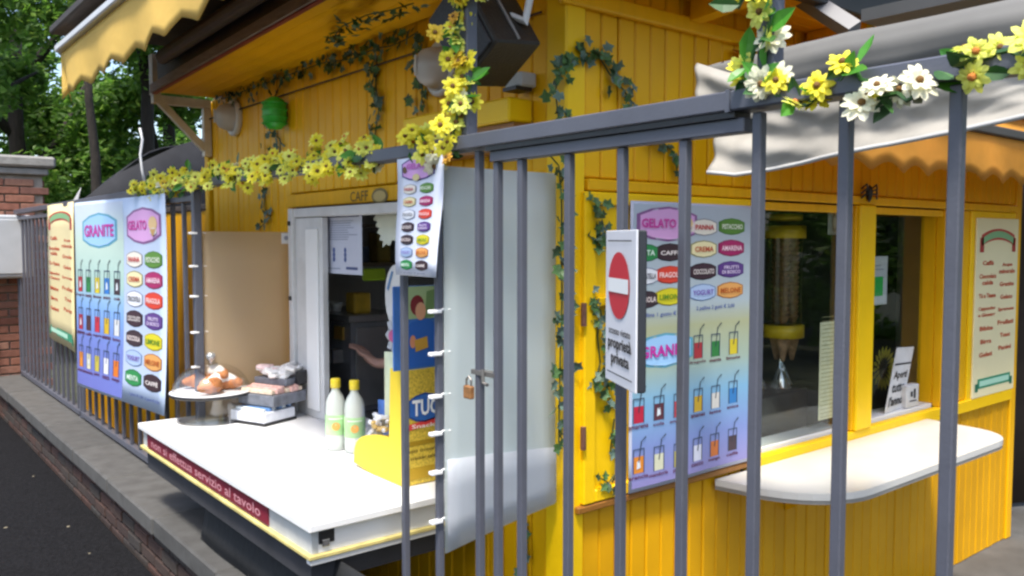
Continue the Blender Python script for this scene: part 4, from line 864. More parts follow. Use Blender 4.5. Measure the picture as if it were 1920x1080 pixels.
# ornament hook
q = AY(YB - .03, 1630, 360); HK = thing('metal_ornament', 'small dark metal insect ornament above the window mullion', 'ornament', q)
g = G(); g.lathe([(.001, .03), (.012, .02), (.015, 0), (.01, -.03), (.001, -.045)], q, 10, 0); g.build('body', BLK, HK, True)
for s in (-1, 1):
    for dz in (.02, 0, -.02): G().tube([q + Vector((s * .01, 0, dz * .5)), q + Vector((s * .04, -.01, dz + .012)), q + Vector((s * .065, 0, dz - .008))], .004, 5).build('leg', BLK, HK)

# ================================================================== ON THE COUNTER
gl2 = glass('clear_plastic', (.93, .94, .94), .89, .06)
CS = thing('cake_stand', 'glass cake stand with clear dome at the left end of the counter', 'cake stand', (1.33, 3.79, .80))
cx, cy = 1.325, 3.825
G().lathe([(.146, .918), (.148, .86), (.150, .812), (.153, .803), (.153, .801), (.001, .8008)], (cx, cy, 0), 36).build('pedestal', glass('stand_plastic', (.86, .86, .86), .86, .08), CS, True)
G().lathe([(.001, .919), (.165, .919), (.178, .925), (.182, .933), (.174, .936), (.001, .932)], (cx, cy, 0), 36).build('plate', mat('plate_white', (.72, .73, .76), .3, .03), CS, True)
G().lathe([(.178, .9185), (.185, .926), (.185, .930), (.1825, .9345)], (cx, cy, 0), 36).build('plate_rim', BLK, CS, True)
dome = [(.168 * math.cos(R(a)), .937 + .125 * math.sin(R(a))) for a in range(0, 86, 8)] + [(.004, 1.063)]
G().lathe(dome, (cx, cy, 0), 36).build('dome', gl2, CS, True)
G().lathe([(.006, 1.06), (.009, 1.072), (.02, 1.082), (.023, 1.095), (.016, 1.108), (.001, 1.112)], (cx, cy, 0), 14).build('knob', mat('knob_clear', (.5, .5, .5), .15, 0, metal=.6), CS, True)
crust = mat('croissant_crust', (.52, .20, .07), .75, .3, 30, .4); ice = mat('icing', (.82, .78, .74), .5, .05, 30)
for i, (dx, dy, rz, sz, iced) in enumerate([(-.06, .05, .3, 1, 0), (.04, -.055, 1.3, 1.05, 1), (.06, .06, 2.2, .95, 0), (-.055, -.065, -.5, .95, 0), (-.0, .0, .9, .95, 1)]):
    P0_ = Vector((cx + dx * .95, cy + dy * .95, .936 + .033 + (.036 if i == 4 else 0)))
    t = thing('croissant', ['plain brown croissant at the far left under the glass dome', 'croissant with white icing at the front of the glass dome', 'plain brown croissant at the back right of the dome', 'plain brown croissant at the front left of the dome', 'white iced croissant on top of the pile under the dome'][i], 'croissant', P0_, 'croissants under the dome')
    pts = [P0_ + Vector((math.cos(rz + a) * .066 * sz - .02 * math.cos(rz), math.sin(rz + a) * .066 * sz - .02 * math.sin(rz), 0)) for a in [R(k) for k in range(-90, 91, 15)]]
    g = G(); g.tube(pts, [.009 + .026 * math.sin(math.pi * k / 12) ** .8 * (1.12 if k % 2 else .95) for k in range(13)], 10); g.build('pastry', crust, t, True)
    if iced: g = G(); g.tube([p + Vector((-.006, -.006, .018)) for p in pts[2:11]], [.008 + .024 * math.sin(math.pi * k / 8) for k in range(9)], 8); g.build('icing', ice, t, True)
def rotbox(o, c, size, rz, m, name, parent, ch=.003, z0=0):
    M = Matrix.Translation(c) @ Matrix.Rotation(rz, 4, 'Z'); return G().box((-size[0] / 2, -size[1] / 2, 0), (size[0] / 2, size[1] / 2, size[2]), M=M, ch=ch).build(name, m, parent)
bc = Vector((1.50, 3.66, .80)); rz = R(22)
B1 = thing('snack_box', 'low white and blue snack display box on the counter, bottom of the stack', 'snack box', bc, 'snack boxes stacked on the counter')
rotbox(None, bc, (.20, .22, .012), rz, BLK, 'base_tray', B1); rotbox(None, bc + Vector((0, 0, .013)), (.19, .21, .045), rz, mat('box_white', (.78, .80, .86), .4, .1, 30), 'box_body', B1)
for k in range(6): rotbox(None, bc + Matrix.Rotation(rz, 3, 'Z') @ Vector((-.075 + .03 * k, 0, 0)) + Vector((0, 0, .0585)), (.022, .18, .014), rz + random.uniform(-.1, .1), mat('pack_blue' if k % 2 else 'pack_white', (.12, .25, .5) if k % 2 else (.7, .75, .8), .3, .3, 60), 'snack_bar', B1)
b2 = bc + Vector((.055, .02, .077))
B2 = thing('snack_box', 'dark display box with pink packets, in the middle of the snack stack', 'snack box', b2, 'snack boxes stacked on the counter')
rotbox(None, b2, (.21, .22, .05), rz, mat('box_dark', (.16, .17, .20), .45, .3, 30), 'box_body', B2)
for k in range(7): rotbox(None, b2 + Matrix.Rotation(rz, 3, 'Z') @ Vector((-.08 + .026 * k, random.uniform(-.01, .01), 0)) + Vector((0, 0, .051)), (.024, .19, .02 + .006 * (k % 3)), rz, mat('pack_pink' if k % 3 else 'pack_peach', (.84, .48, .42) if k % 3 else (.86, .64, .48), .4, .3, 50), 'snack_packet', B2)
b3 = b2 + Vector((.07, .04, .079))
B3 = thing('snack_box', 'black box heaped with crumpled white packets, top of the snack stack', 'snack box', b3, 'snack boxes stacked on the counter')
rotbox(None, b3, (.17, .20, .03), rz, mat('box_dark', ()), 'box_body', B3); rotbox(None, b3 + Matrix.Rotation(rz, 3, 'Z') @ Vector((.02, -.112, .0)), (.10, .02, .06), rz, BLK, 'box_flap', B3)
for k in range(18):
    c1 = b3 + Matrix.Rotation(rz, 3, 'Z') @ Vector((random.uniform(-.06, .06), random.uniform(-.08, .08), .032 + .012 * (k // 5)))
    M = Matrix.Translation(c1) @ Matrix.Rotation(random.random() * 3, 4, 'Z') @ Matrix.Rotation(random.uniform(-.5, .5), 4, 'X')
    G().box((-.036, -.024, 0), (.036, .024, .018), M=M, ch=.005).build('white_packet', mat('pack_cream' if k % 3 else 'pack_rose', (.88, .84, .82) if k % 3 else (.82, .62, .62), .4, .2, 60), B3)
capm = mat('cap_yellow', (.80, .62, .03), .4, .05); juice = mat('cloudy_lemonade', (.72, .76, .70), .15, .04, 5, trans=.2)
for i, (bx_, by_) in enumerate([(1.515, 2.975), (1.552, 2.89)]):
    t = thing('lemonade_bottle', ['cloudy lemonade bottle with yellow cap, the one nearer the snack boxes', 'cloudy lemonade bottle with yellow cap, the one nearer the yellow cardboard display'][i], 'bottle', (bx_, by_, .80), 'lemonade bottles on the counter')
    G().lathe([(.001, .801), (.033, .801), (.039, .806), (.040, .83), (.039, .90), (.0395, .965), (.037, .99), (.029, 1.012), (.018, 1.028), (.0145, 1.040), (.014, 1.047), (.001, 1.048)], (bx_, by_, 0), 24).build('bottle_body', juice, t, True)
    G().lathe([(.0403, .862), (.041, .864), (.041, .938), (.0403, .94)], (bx_, by_, 0), 24).build('label', mat('label_green', (.42, .68, .32), .45, .25, 16), t, True)
    G().lathe([(.001, 1.0805), (.018, 1.080), (.0195, 1.076), (.0195, 1.044), (.015, 1.043)], (bx_, by_, 0), 18).build('cap', capm, t, True)
    a = math.atan2(-by_, -bx_); d = Vector((math.cos(a), math.sin(a), 0))
    pl_ = Print(lambda u, v, d=d, bx_=bx_, by_=by_: Vector((bx_, by_, v)) + Matrix.Rotation(u / .041, 3, 'Z') @ d * .0415, d); pl_.disc(.0, .898, .016, '#e0a050', 1, 12); pl_.rect(-.03, .925, .03, .93, '#e8f0e0', 1, 6, 1); pl_.build(t, 'label_print')
# cardboard display with tall printed back
DP = thing('snack_display', 'tall yellow cardboard snack display with blue panel on the right end of the counter', 'display stand', (1.5, 2.45, .80))
dX0, dX1, dY = 1.445, 1.60, 2.365
cy_ = mat('card_yellow', (.82, .60, .03), .5, .04)
pr2 = [(dX0, dY, .803), (dX0, dY, 1.19), (dX0, dY + .075, 1.19), (dX0, dY + .085, .95)] + [(dX0, dY + .085 + .25 * math.sin(a), .835 + .115 * math.cos(a) ** .7) for a in [R(10 + k * 10) for k in range(8)]] + [(dX0, dY + .338, .815), (dX0, dY + .20, .803)]
G().prism(pr2, (.012, 0, 0)).build('side_panel', cy_, DP); G().prism([(x + dX1 - dX0 - .012, y, z) for x, y, z in pr2], (.012, 0, 0)).build('side_panel', cy_, DP)
G().box((dX0 + .013, dY + .01, .803), (dX1 - .013, dY + .30, .83)).build('tray', cy_, DP)
G().box((dX0, dY - .006, .803), (dX1, dY - .0005, 1.19)).build('back_panel', mat('card_speckled', (.62, .44, .05), .5, .35, 120), DP)
hd = G().box((dX0 - .035, dY - .006, 1.192), (dX1 + .005, dY - .0005, 1.47), ch=.002).build('header_card', mat('card_blue', (.04, .16, .50), .45, .12, 12), DP)
p = Print(lambda u, v: (dX0 + u, dY - .0062, v), (0, -1, 0)); W_ = dX1 - dX0
p.rect(-.008, 1.36, W_, 1.468, '#9fb88a', 1); p.disc(W_ * .36, 1.405, .027, '#7a2430', 2, 14, .034); p.disc(W_ * .44, 1.385, .021, '#d8a080', 3, 14, .030); p.poly([(W_ * .55, 1.36), (W_ * .95, 1.37), (W_ * .9, 1.46), (W_ * .6, 1.45)], '#6f8f5c', 2); p.poly([(0, 1.2), (W_, 1.2), (W_ * .95, 1.33), (W_ * .6, 1.36), (W_ * .2, 1.35), (-.005, 1.30)], '#1f5fb8', 2); p.disc(W_ * .24, 1.285, .012, '#d8906a', 3, 12, .022); p.poly([(W_ * .3, 1.25), (W_ * .62, 1.262), (W_ * .6, 1.30), (W_ * .28, 1.29)], '#c89a3c', 4)
p.hexa(W_ * .55, 1.06, W_ * .86, .10, '#2a62b0', '#1c4a90', 1); p.text('TUC', W_ * .55, 1.062, W_ * .68, .055, '#eef2f6', 4, .03)
p.poly([(0, .985), (W_, 1.005), (W_, 1.025), (0, 1.005)], '#d84040', 1); p.text('Snack', W_ * .5, 1.0, W_ * .6, .014, '#f4e8e0', 3)
p.rect(.0, .935, W_, .95, '#a08018', 1); p.text('gusto croccante', W_ * .5, .915, W_ * .85, .012, '#4a3c10', 1); p.text('il cracker salato', W_ * .5, .893, W_ * .85, .012, '#4a3c10', 1); p.rect(-.0, .82, W_, .86, '#b89420', 1)
p.build(DP)
# bags, jar and round sign between display and window
def bag(c, wdt, h, yaw, m, label, prints):
    t = thing('snack_bag', label, 'snack bag', c, 'snack bags by the window'); M = Matrix.Translation(c) @ Matrix.Rotation(yaw, 4, 'Z')
    for s in (1, -1): pass
    g = G(); 
    def f(u, v): 
        b = math.sin(math.pi * u) ** .6 * math.sin(math.pi * min(1, max(0, v * .92 + .04))) ** .6 * .035
        return M @ Vector(((u - .5) * wdt, -b - .004 * math.sin(u * 30) * (abs(v - .5) > .4), v * h))
    g.grid(f, 10, 10); g.grid(lambda u, v: (lambda q: M @ Vector((q[0], -q[1], q[2])))(M.inverted() @ f(u, v)), 10, 10); g.build('bag_body', m, t, True)
    p = Print(lambda u, v: f(u, v) , M.to_3x3() @ Vector((0, -1, 0)))
    for kind, u, v, r, c_ in prints: p.disc(u, v, r, c_, 2 + int(r * 9), 12, r * .8)
    p.build(t); return t
bag(Vector((1.62, 2.63, .97)), .16, .24, R(-52), mat('bag_pale', (.66, .72, .50), .35, .1, 20), 'pale green snack bag with a printed red berry beside the yellow display', [('d', .5, .35, .2, '#3f8a3c'), ('d', .42, .3, .12, '#c02818')])
bag(Vector((1.68, 2.80, .80)), .14, .2, R(-50), mat('bag_blue', (.10, .22, .60), .35, .2, 20), 'small blue snack bag behind the lemonade bottles', [('d', .5, .6, .2, '#d8dcec')])
JR = thing('sweet_jar', 'heap of white wrapped sweets in a low glass jar beside the yellow display', 'jar', (1.56, 2.70, .80))
G().lathe([(.001, .801), (.05, .801), (.06, .82), (.062, .90), (.058, .93)], (1.57, 2.72, 0), 20).build('jar_glass', gl2, JR, True)
g = G()
for k in range(60):
    a = random.random() * 6.3; r = random.random() ** .5 * .05; z = .82 + random.random() * .15; c1 = Vector((1.57 + r * math.cos(a) * (1 - (z - .82) * 3), 2.72 + r * math.sin(a), z)); M = Matrix.Translation(c1) @ Matrix.Rotation(random.random() * 6, 4, 'Z') @ Matrix.Rotation(random.random() * 6, 4, 'X')
    g.box((-.017, -.008, -.008), (.017, .008, .008), 0 if k % 4 else 1, M=M, ch=.003)
struct(g.build('wrapped_sweets', [mat('wrap_white', (.75, .76, .80), .3, .1, 80), mat('wrap_amber', (.6, .42, .15), .4, .2, 80)], JR), 'stuff')
RS = thing('round_sign', 'white round card sign hanging in the serving window behind the display', 'sign', AX(1.78, 738, 560))
q = AX(1.78, 742, 556); g = G(); g.prism([(q.x, q.y + .085 * math.cos(R(k * 15)), q.z + .13 * math.sin(R(k * 15))) for k in range(24)], (.006, 0, 0)); g.build('card', WHP, RS)
p = Print(lambda u, v: (q.x - .0005, q.y - u, q.z + v), (-1, 0, 0)); p.poly([(-.07, .03), (-.03, .105), (-.015, .1), (-.055, .02)], '#5a80a8', 1); p.rect(-.02, -.012, .012, -.006, '#707880', 1); p.build(RS)
FLW = thing('paper_flower', 'pale paper rosette with pink middle hanging beside the display', 'rosette', AX(1.70, 738, 628))
q = AX(1.70, 738, 630); g = G()
for k in range(9):
    a = k * 2 * math.pi / 9; g.prism([(q.x, q.y, q.z), (q.x + .004, q.y + .05 * math.cos(a - .3), q.z + .07 * math.sin(a - .3)), (q.x - .004, q.y + .058 * math.cos(a), q.z + .08 * math.sin(a)), (q.x + .004, q.y + .05 * math.cos(a + .3), q.z + .07 * math.sin(a + .3))], (.002, 0, 0))
g.build('petals', mat('pale_paper', (.48, .50, .54), .6), FLW); G().lathe([(.001, .012), (.02, .008), (.026, .0)], q + Vector((-.004, 0, 0)), 12, 0, Matrix.Rotation(R(-90), 4, 'Y')).build('middle', mat('pink_paper', (.55, .10, .25), .6), FLW)
PNN = thing('paper_pennant', 'cream paper pennant with zigzag edge hanging at the top of the serving window', 'pennant', AX(1.80, 725, 395))
L = [(695, 398), (704, 404), (700, 412), (707, 416), (704, 424), (711, 428), (707, 437), (714, 441), (711, 450), (718, 452), (717, 464), (724, 457), (730, 461), (735, 450), (744, 452), (752, 440), (752, 388), (712, 388)]
g = G(); g.prism([AX(1.80, *q) for q in L], (.003, 0, 0)); g.build('pennant_paper', mat('cream_paper', (.58, .60, .50), .6, .05), PNN)
NT = thing('window_notice', 'white printed notice sheet taped inside the serving window', 'notice', AX(1.76, 642, 455))
q0, q1 = AX(1.755, 607, 392), AX(1.755, 679, 516); W_, H_ = q0.y - q1.y, q0.z - q1.z
G().box((1.755, q1.y, q1.z), (1.7575, q0.y, q0.z)).build('sheet', paper('notice_paper', (.50, .52, .62)), NT)
p = Print(lambda u, v: (1.7547, q0.y - u, q1.z + v), (-1, 0, 0)); p.rect(.02, H_ * .86, W_ - .02, H_ * .885, '#404860', 1); p.disc(W_ * .5, H_ * .94, .012, '#505878', 1, 8); 
for k in range(9): p.rect(.03, H_ * (.80 - k * .035), W_ - .03 - random.uniform(0, .1), H_ * (.808 - k * .035), '#767c94', 1)
for k in range(6): p.disc(W_ * (.28 if k % 2 else .58), H_ * (.36 - .07 * (k // 2)), .012, '#4a5a90', 1, 8)
p.rect(W_ * .6, H_ * .07, W_ * .9, H_ * .11, '#46527c', 1); p.rect(.03, H_ * .07, W_ * .45, H_ * .085, '#8088a0', 1); p.build(NT)

# ================================================================== INSIDE THE KIOSK
def ibox(name, label, cat, a, b, m, parts=()):
    t = thing(name, label, cat, ((a[0] + b[0]) / 2, (a[1] + b[1]) / 2, a[2])); G().box(a, b, ch=.008).build('body', m, t)
    for nm, a_, b_, m_ in parts: G().box(a_, b_, ch=.003).build(nm, m_, t)
    return t
steel = mat('dull_steel', (.5, .5, .5), .35, .15, metal=.7)
ibox('work_bench', 'dark work bench along the back of the kiosk seen through the serving window', 'bench', (2.3, 4.0, .0), (3.5, 4.80, .86), mat('bench_dark', (.38, .38, .40), .4, .2), [('bench_top', (2.28, 3.97, .861), (3.52, 4.81, .885), mat('bench_top', (.7, .7, .7), .3, .1))])
ibox('coffee_machine', 'grey and steel coffee machine standing on the fridge unit inside the serving window', 'coffee machine', (2.06, 3.86, .727), (2.36, 4.42, 1.20), mat('machine_grey', (.22, .22, .24), .35, .2), [('drip_tray', (1.99, 3.88, .728), (2.055, 4.40, .76), steel), ('top_rail', (2.03, 3.83, 1.201), (2.38, 4.45, 1.235), steel), ('brass_badge', (2.045, 3.93, 1.10), (2.059, 4.03, 1.17), mat('gold', (.8, .5, .12), .35, .1, metal=.6)), ('group_head', (2.0, 3.95, .98), (2.059, 4.03, 1.05), steel), ('group_head', (2.0, 4.2, .98), (2.059, 4.28, 1.05), steel), ('side_panel', (2.08, 3.845, .76), (2.34, 3.859, 1.17), steel)])
ibox('carton', 'pale cardboard carton beside the coffee machine near the window jamb', 'carton', (2.02, 4.47, .727), (2.30, 4.72, 1.15), mat('carton', (.6, .58, .55), .7, .1))
g1_, g2_ = AY(3.75, 680, 527), AY(3.75, 722, 503)
ibox('green_sign', 'lime green label strip hanging above the coffee machine', 'label', (g1_.x, 3.745, g1_.z), (g2_.x, 3.755, g2_.z), mat('lime', (.50, .75, .05), .5, .1))
ibox('tin', 'yellow tin standing on top of the coffee machine', 'tin', (2.10, 3.90, 1.237), (2.20, 4.0, 1.345), mat('tin_yellow', (.7, .45, .05), .4, .3))
ibox('low_fridge', 'dark grey fridge unit with a steel top behind the counter', 'fridge', (2.02, 2.75, .0), (2.35, 4.5, .70), mat('fridge_grey', (.42, .42, .44), .4, .1), [('steel_top', (2.0, 2.74, .701), (2.37, 4.52, .725), steel)])
for i, (cx_, cy_2, cz_) in enumerate(((2.09, 4.08, 1.237), (2.09, 4.17, 1.237), (2.10, 4.26, 1.237), (2.11, 4.36, 1.237), (2.02, 3.98, .762), (2.02, 4.24, .762))):
    t = thing('cup', ['white cup next to the yellow tin on the coffee machine', 'second white cup from the yellow tin', 'third white cup from the yellow tin', 'white cup farthest from the yellow tin on the coffee machine', 'white cup under the nearer spout of the coffee machine', 'white cup under the farther spout of the coffee machine'][i], 'cup', (cx_, cy_2, cz_), 'cups on the coffee machine')
    G().lathe([(.001, .001), (.022, .001), (.034, .05), (.031, .05), (.02, .006)], (cx_, cy_2, cz_), 14).build('cup_bowl', WHT, t, True)
WS = thing('wall_rack', 'wall rack of pale jars and boxes inside the serving window', 'rack', (2.7, 4.7, 1.45))
for z in (1.46, 1.70): G().box((2.25, 4.62, z), (3.45, 4.80, z + .02)).build('shelf_board', mat('rack_wood', (.35, .27, .18), .6, .2), WS)
for k in range(9):
    hgt_ = random.uniform(.10, .19); xx = 2.30 + k * .125
    t = G().box((xx, 4.66, 1.481), (xx + random.uniform(.07, .11), 4.77, 1.481 + hgt_), ch=.006).build('storage_box', mat('store_%d' % (k % 4), [(.6, .58, .5), (.45, .1, .08), (.15, .2, .3), (.65, .5, .12)][k % 4], .5, .2), None)
    tag(t, ['white', 'dark red', 'navy', 'mustard', 'tall white', 'second dark red', 'second navy', 'second mustard', 'last white'][k] + ' storage box in the row on the wall rack', 'box', 'boxes on the wall rack')
# person reaching to the window
SKIN = mat('skin', (.72, .42, .34), .5, .08, 30, spec=.4)
def skin_mesh(name, chains, m, parent, sub=2):
    """chains: list of [(co, radius), ...]; the first point of later chains may repeat an earlier point to branch"""
    verts = []; rad = []; edges = []; idx = {}
    for ch in chains:
        prev = None
        for co, r in ch:
            key = tuple(round(c, 4) for c in co)
            if key not in idx: idx[key] = len(verts); verts.append(co); rad.append(r)
            i = idx[key]
            if prev is not None and prev != i: edges.append((prev, i))
            prev = i
    me = bpy.data.meshes.new(name); me.from_pydata(verts, edges, []); o = bpy.data.objects.new(name, me); COL.objects.link(o)
    md = o.modifiers.new('skin', 'SKIN'); md.use_smooth_shade = True
    sv = me.skin_vertices
    if not sv:
        bpy.context.view_layer.objects.active = o; bpy.ops.mesh.customdata_skin_add(); sv = me.skin_vertices
    for i, r in enumerate(rad): sv[0].data[i].radius = (r, r)
    sv[0].data[0].use_root = True
    o.modifiers.new('sub', 'SUBSURF').levels = sub; o.modifiers['sub'].render_levels = sub
    me.materials.append(m)
    if parent is not None: o.parent = parent; o.matrix_parent_inverse = Matrix.Translation(-parent.location)
    return o
px_, py_ = 2.62, 3.02
PE = thing('person', 'person in a dark top reaching a bare hand out inside the serving window', 'person', (px_, py_, 0))
HD = AX(2.00, 668, 643); WR = AX(2.06, 704, 684)
sh_r = Vector((px_ - .02, py_ + .18, 1.38)); el = Vector((px_ - .16, py_ + .36, 1.10))
def V(*a): return tuple(a)
body = [[(V(px_, py_, .92), .13), (V(px_ - .01, py_, 1.10), .125), (V(px_ - .01, py_, 1.28), .14), (V(px_, py_, 1.40), .11), (V(px_ - .01, py_, 1.47), .052), (V(px_ - .03, py_, 1.54), .06), (V(px_ - .035, py_, 1.63), .085), (V(px_ - .03, py_, 1.70), .07)],
        [(V(px_, py_, .92), .13), (V(px_, py_ + .09, .86), .095), (V(px_ - .01, py_ + .10, .48), .062), (V(px_, py_ + .10, .08), .042), (V(px_ - .13, py_ + .11, .04), .035)],
        [(V(px_, py_, .92), .13), (V(px_, py_ - .09, .86), .095), (V(px_ - .01, py_ - .10, .48), .062), (V(px_, py_ - .10, .08), .042), (V(px_ - .13, py_ - .11, .04), .035)],
        [(V(px_, py_, 1.40), .11), (tuple(sh_r), .062), (tuple(el), .045), (tuple(WR), .028)],
        [(V(px_, py_, 1.40), .11), (V(px_ - .02, py_ - .18, 1.38), .062), (V(px_ - .08, py_ - .24, 1.10), .045), (V(px_ - .22, py_ - .16, .98), .03)]]
dh = (HD - WR).normalized(); sd = dh.cross(Vector((0, 0, 1))).normalized(); upv = sd.cross(dh)
pc = WR + dh * .05
hand = [[(tuple(WR), .028), (tuple(pc), .026), (tuple(pc + dh * .035), .022)]]
for k, (o_, L) in enumerate(((-.028, .062), (-.010, .075), (.010, .072), (.027, .058))):
    b0 = pc + dh * .042 + sd * o_; hand.append([(tuple(pc + dh * .035), .022), (tuple(b0), .0105), (tuple(b0 + dh * L * .5 - upv * .008), .0095), (tuple(b0 + dh * L - upv * .032), .0078)])
hand.append([(tuple(pc), .026), (tuple(pc - sd * .032 + upv * .008 + dh * .005), .012), (tuple(pc - sd * .05 + dh * .035), .010), (tuple(pc - sd * .045 + dh * .062), .0085)])
skin_mesh('body', body + hand, SKIN, PE)
TOPM = mat('dark_top', (.02, .02, .025), .85, .2, 20)
skin_mesh('dark_top', [[(V(px_, py_, .90), .15), (V(px_ - .01, py_, 1.10), .142), (V(px_ - .01, py_, 1.28), .157), (V(px_, py_, 1.405), .118)], [(V(px_, py_, 1.405), .118), (tuple(sh_r), .075), (tuple(sh_r.lerp(el, .55)), .066)], [(V(px_, py_, 1.405), .118), (V(px_ - .02, py_ - .18, 1.38), .075), (V(px_ - .05, py_ - .215, 1.24), .066)]], TOPM, PE)
skin_mesh('trousers', [[(V(px_, py_, .94), .142), (V(px_, py_ + .09, .85), .106), (V(px_ - .01, py_ + .10, .48), .074), (V(px_, py_ + .10, .12), .058)], [(V(px_, py_, .94), .142), (V(px_, py_ - .09, .85), .106), (V(px_ - .01, py_ - .10, .48), .074), (V(px_, py_ - .10, .12), .058)]], TOPM, PE)
hr = Vector((px_ - .02, py_, 1.665)); g = G(); g.lathe([(.001, .105), (.05, .095), (.085, .06), (.098, .01), (.09, -.05), (.07, -.09)], hr + Vector((.022, 0, .0)), 16); g.build('hair', mat('dark_hair', (.02, .014, .01), .6), PE, True)
fx = px_ - .122
for s in (-1, 1): G().lathe([(.001, .010), (.008, .006), (.010, 0)], (fx + .008, py_ + s * .032, 1.635), 8, 0, Matrix.Rotation(R(-90), 4, 'Y')).build('eye', mat('eye_white', (.7, .7, .7), .3), PE, True)
G().tube([(fx + .012, py_, 1.635), (fx - .012, py_, 1.605), (fx + .012, py_, 1.598)], [.006, .013, .006], 8).build('nose', SKIN, PE, True)
G().box((fx + .008, py_ - .022, 1.568), (fx + .014, py_ + .022, 1.576), ch=.002).build('mouth', mat('lips', (.35, .10, .09), .5), PE)
# ---- behind the right windows
dxc, dyc = AY(2.16, 1471, 500).x, 2.16
DS = thing('cone_dispenser', 'clear tube wafer cone dispenser with yellow bands behind the left pane', 'dispenser', (dxc, dyc, 1.2))
zt_, zb_ = AY(dyc, 1460, 436).z, AY(dyc, 1460, 618).z
for r_, a_ in ((.095, 0),): G().lathe([(.078, zb_), (.078, zt_)], (dxc, dyc, 0), 24).build('clear_tube', glass('tube_plastic', (.8, .75, .7), .9, .05), DS, True)
yb2 = mat('dispenser_yellow', (.72, .50, .02), .4, .1)
for z in (zb_ - .01, zt_): G().lathe([(.04, z - .025), (.09, z - .025), (.09, z + .03), (.04, z + .03)], (dxc, dyc, 0), 28).build('yellow_band', yb2, DS, True)
G().lathe([(.001, zt_ + .085), (.074, zt_ + .08), (.074, zt_ + .055), (.001, zt_ + .05)], (dxc, dyc, 0), 24).build('lid', yb2, DS, True)
wf = mat('wafer', (.40, .24, .13), .8, .3, 50, .3)
for k, (ox, oy) in enumerate(((-.036, -.022), (.036, -.022), (0, .036))):
    g = G(); z = zb_ + .03
    while z < zt_ - .03: g.lathe([(.012, z), (.027, z + .03), (.024, z + .033)], (dxc + ox, dyc + oy, 0), 10); z += .022
    g.build('stacked_cones', wf, DS); G().lathe([(.008, zb_ - .14), (.032, zb_ - .04)], (dxc + ox, dyc + oy, 0), 10).build('cone_tip', wf, DS)
q = AY(2.10, 1462, 715); CG = thing('cone_glass', 'sparkling clear sundae glasses turned upside down on the dark cabinet', 'glass', q)
for k, (dx, dy) in enumerate(((0, 0), (.09, .05), (-.09, .06))): G().lathe([(.004, q.z + .10), (.006, q.z + .065), (.045, q.z - .02), (.05, q.z - .025)], (q.x + dx, q.y + dy, 0), 16).build('glass_cone', mat('sparkle_glass', (.55, .56, .55), .08, .5, 60, metal=.8), CG, True)
ibox('dark_cabinet', 'black cabinet below the cone dispenser behind the left pane', 'cabinet', (2.50, 2.02, .10), (3.30, 2.45, q.z - .028), mat('cabinet_black', (.012, .012, .013), .25, .2))
st0, st1 = AY(1.913, 1538, 605), AY(1.913, 1570, 780)
CL = thing('paper_strip', 'long cream paper strip hanging behind the left window pane', 'paper strip', st0)
G().box((st0.x, 1.912, st1.z), (st1.x, 1.914, st0.z)).build('strip', mat('strip_cream', (.80, .74, .50), .6, .12, 40), CL)
pS = Print(lambda u, v: (st0.x + u, 1.9118, st1.z + v), (0, -1, 0))
for k in range(26): pS.rect(.01, .01 + k * .017, st1.x - st0.x - .01, .0125 + k * .017, '#a39a72', 1)
pS.build(CL)
s0, s1 = AY(1.912, 1553, 395), AY(1.912, 1574, 440); SK = thing('pane_sticker', 'small grey square sticker at the top of the left window pane', 'sticker', s0); G().box((s0.x, 1.911, s1.z), (s1.x, 1.913, s0.z)).build('sticker', mat('sticker_grey', (.30, .30, .27), .6), SK)
pS = Print(lambda u, v: (s0.x + u, 1.9108, s1.z + v), (0, -1, 0)); pS.disc((s1.x - s0.x) / 2, (s0.z - s1.z) / 2, .022, '#7a776a', 1, 14, .04); pS.disc((s1.x - s0.x) / 2, (s0.z - s1.z) / 2, .012, '#a8a594', 2, 14, .025); pS.build(SK)
g0, g1 = AY(1.984, 1622, 481), AY(1.984, 1662, 570); GP = thing('pane_notice', 'white sheet with a green square taped to the right window pane', 'notice', g0)
G().box((g0.x, 1.983, g1.z), (g1.x, 1.985, g0.z)).build('sheet', paper('notice_white', (.62, .62, .66)), GP)
pS = Print(lambda u, v: (g0.x + u, 1.9828, g1.z + v), (0, -1, 0)); w_, h_ = g1.x - g0.x, g0.z - g1.z; pS.rect(w_ * .12, h_ * .18, w_ * .8, h_ * .58, '#25b04e', 1); pS.rect(w_ * .15, h_ * .72, w_ * .8, h_ * .74, '#9a9aa4', 1); pS.rect(w_ * .15, h_ * .8, w_ * .7, h_ * .82, '#9a9aa4', 1); pS.build(GP)
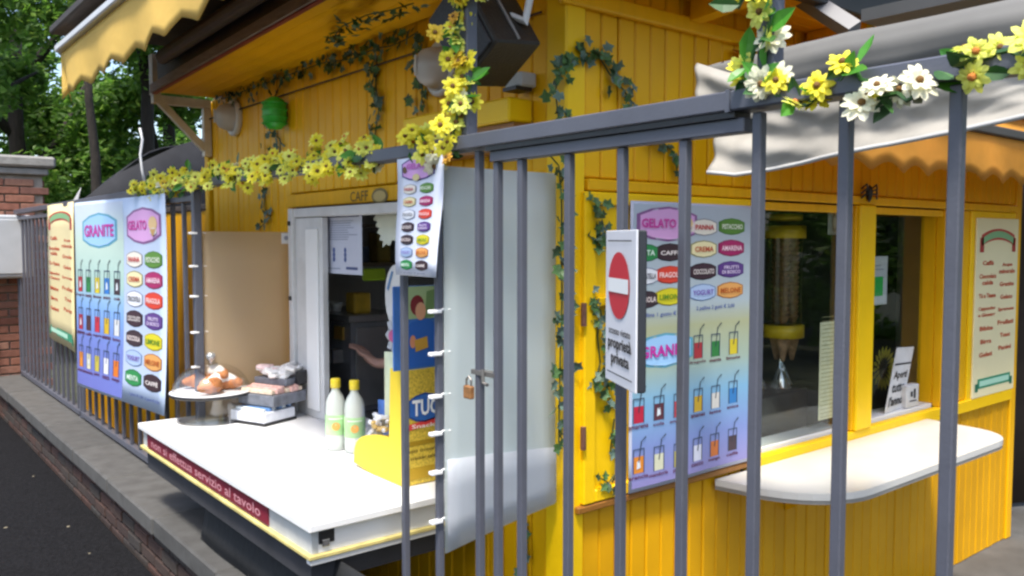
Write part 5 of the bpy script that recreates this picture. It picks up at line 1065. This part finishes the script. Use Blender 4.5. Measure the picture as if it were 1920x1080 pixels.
def sunflower(u, v, r, y, label):
    q = AY(y, u, v); t = thing('sunflower', label, 'artificial flower', q, 'artificial sunflowers behind the pane'); g = G()
    for ring in range(2):
        for k in range(18):
            a = 2 * math.pi * (k + .5 * ring) / 18; d = Vector((math.cos(a), -.15 - .15 * ring, math.sin(a))); s_ = Vector((-math.sin(a), 0, math.cos(a))); L = r * (1 - .15 * ring)
            g._add([q + d * r * .4, q + d * L * .75 + s_ * r * .1, q + d * L, q + d * L * .75 - s_ * r * .1], [(0, 1, 2, 3)])
    g.build('petals', petal('sunflower_petal', (.6, .52, .06), .2), t); g = G(); g.lathe([(.001, r * .14), (r * .3, r * .1), (r * .5, 0)], q, 16, 0, Matrix.Rotation(R(90), 4, 'X')); g.build('flower_disc', mat('sunflower_disc', (.035, .022, .012), .9, .4, 80), t, True)
    G().tube([q + Vector((0, .02, 0)), q + Vector((.01, .05, -.12)), Vector((q.x + .02, q.y + .06, .82))], .008, 6).build('flower_stem', GL[1], t)
sunflower(1652, 690, .115, 2.06, 'large artificial sunflower behind the right window pane')
sunflower(1618, 735, .06, 2.03, 'small artificial sunflower low beside the window mullion')
bs = AY(1.93, 1672, 770); CD = thing('card_stand', 'white card with black brush lettering leaning on the right window sill', 'card', Vector((bs.x, bs.y, .816)))
tl = AY(1.95, 1682, 652); tr_ = AY(1.95, 1714, 650); bl = AY(1.91, 1659, 772); br = AY(1.93, 1692, 765)
bl.z = br.z = .817
g = G(); g.prism([bl, br, tr_, tl], (0, .003, 0)); g.build('card', WHP, CD)
nn = (br - bl).cross(tl - bl).normalized(); nn = nn if nn.y < 0 else -nn
pS = Print(lambda u, v: bl.lerp(br, u).lerp(tl.lerp(tr_, u), v), nn)
pS.rect(.05, .72, .98, .75, '#303038', 1); pS.text('Aperti', .5, .55, .75, .16, '#202026', 1, .03); pS.text('tutto', .5, .36, .7, .14, '#202026', 1, .03); pS.text("l'anno", .5, .16, .8, .15, '#202026', 1, .03); pS.build(CD)
cb = AY(1.92, 1705, 740); CB2 = thing('card_holder', 'small white card holder with flyers beside the leaning card', 'card holder', Vector((cb.x, 1.92, .816)))
G().box((cb.x - .055, 1.905, .817), (cb.x + .065, 1.945, .925), ch=.004).build('holder', WHP, CB2)
pS = Print(lambda u, v: (cb.x - .05 + u, 1.9048, .82 + v), (0, -1, 0)); pS.rect(.03, .05, .05, .075, '#303038', 1); pS.rect(.06, .04, .08, .085, '#303038', 1); pS.rect(.02, .025, .09, .032, '#50505a', 1); pS.build(CB2)
# dark curtain beyond the far end
DC = thing('shade_curtain', 'dark brown shade cloth hanging beyond the right end of the kiosk', 'shade cloth', (6.2, 2.0, -.06))
G().grid(lambda u, v: (5.55 + 2.2 * u, 2.05 - .2 * u + .03 * math.sin(u * 30), -.03 + 2.3 * v), 40, 4, 0, (0, .01, 0)).build('cloth', cloth('dark_shade', (.035, .026, .02), .05, .2), DC, True)
for ob in list(bpy.data.objects):
    if '_w' in ob: del ob['_w']
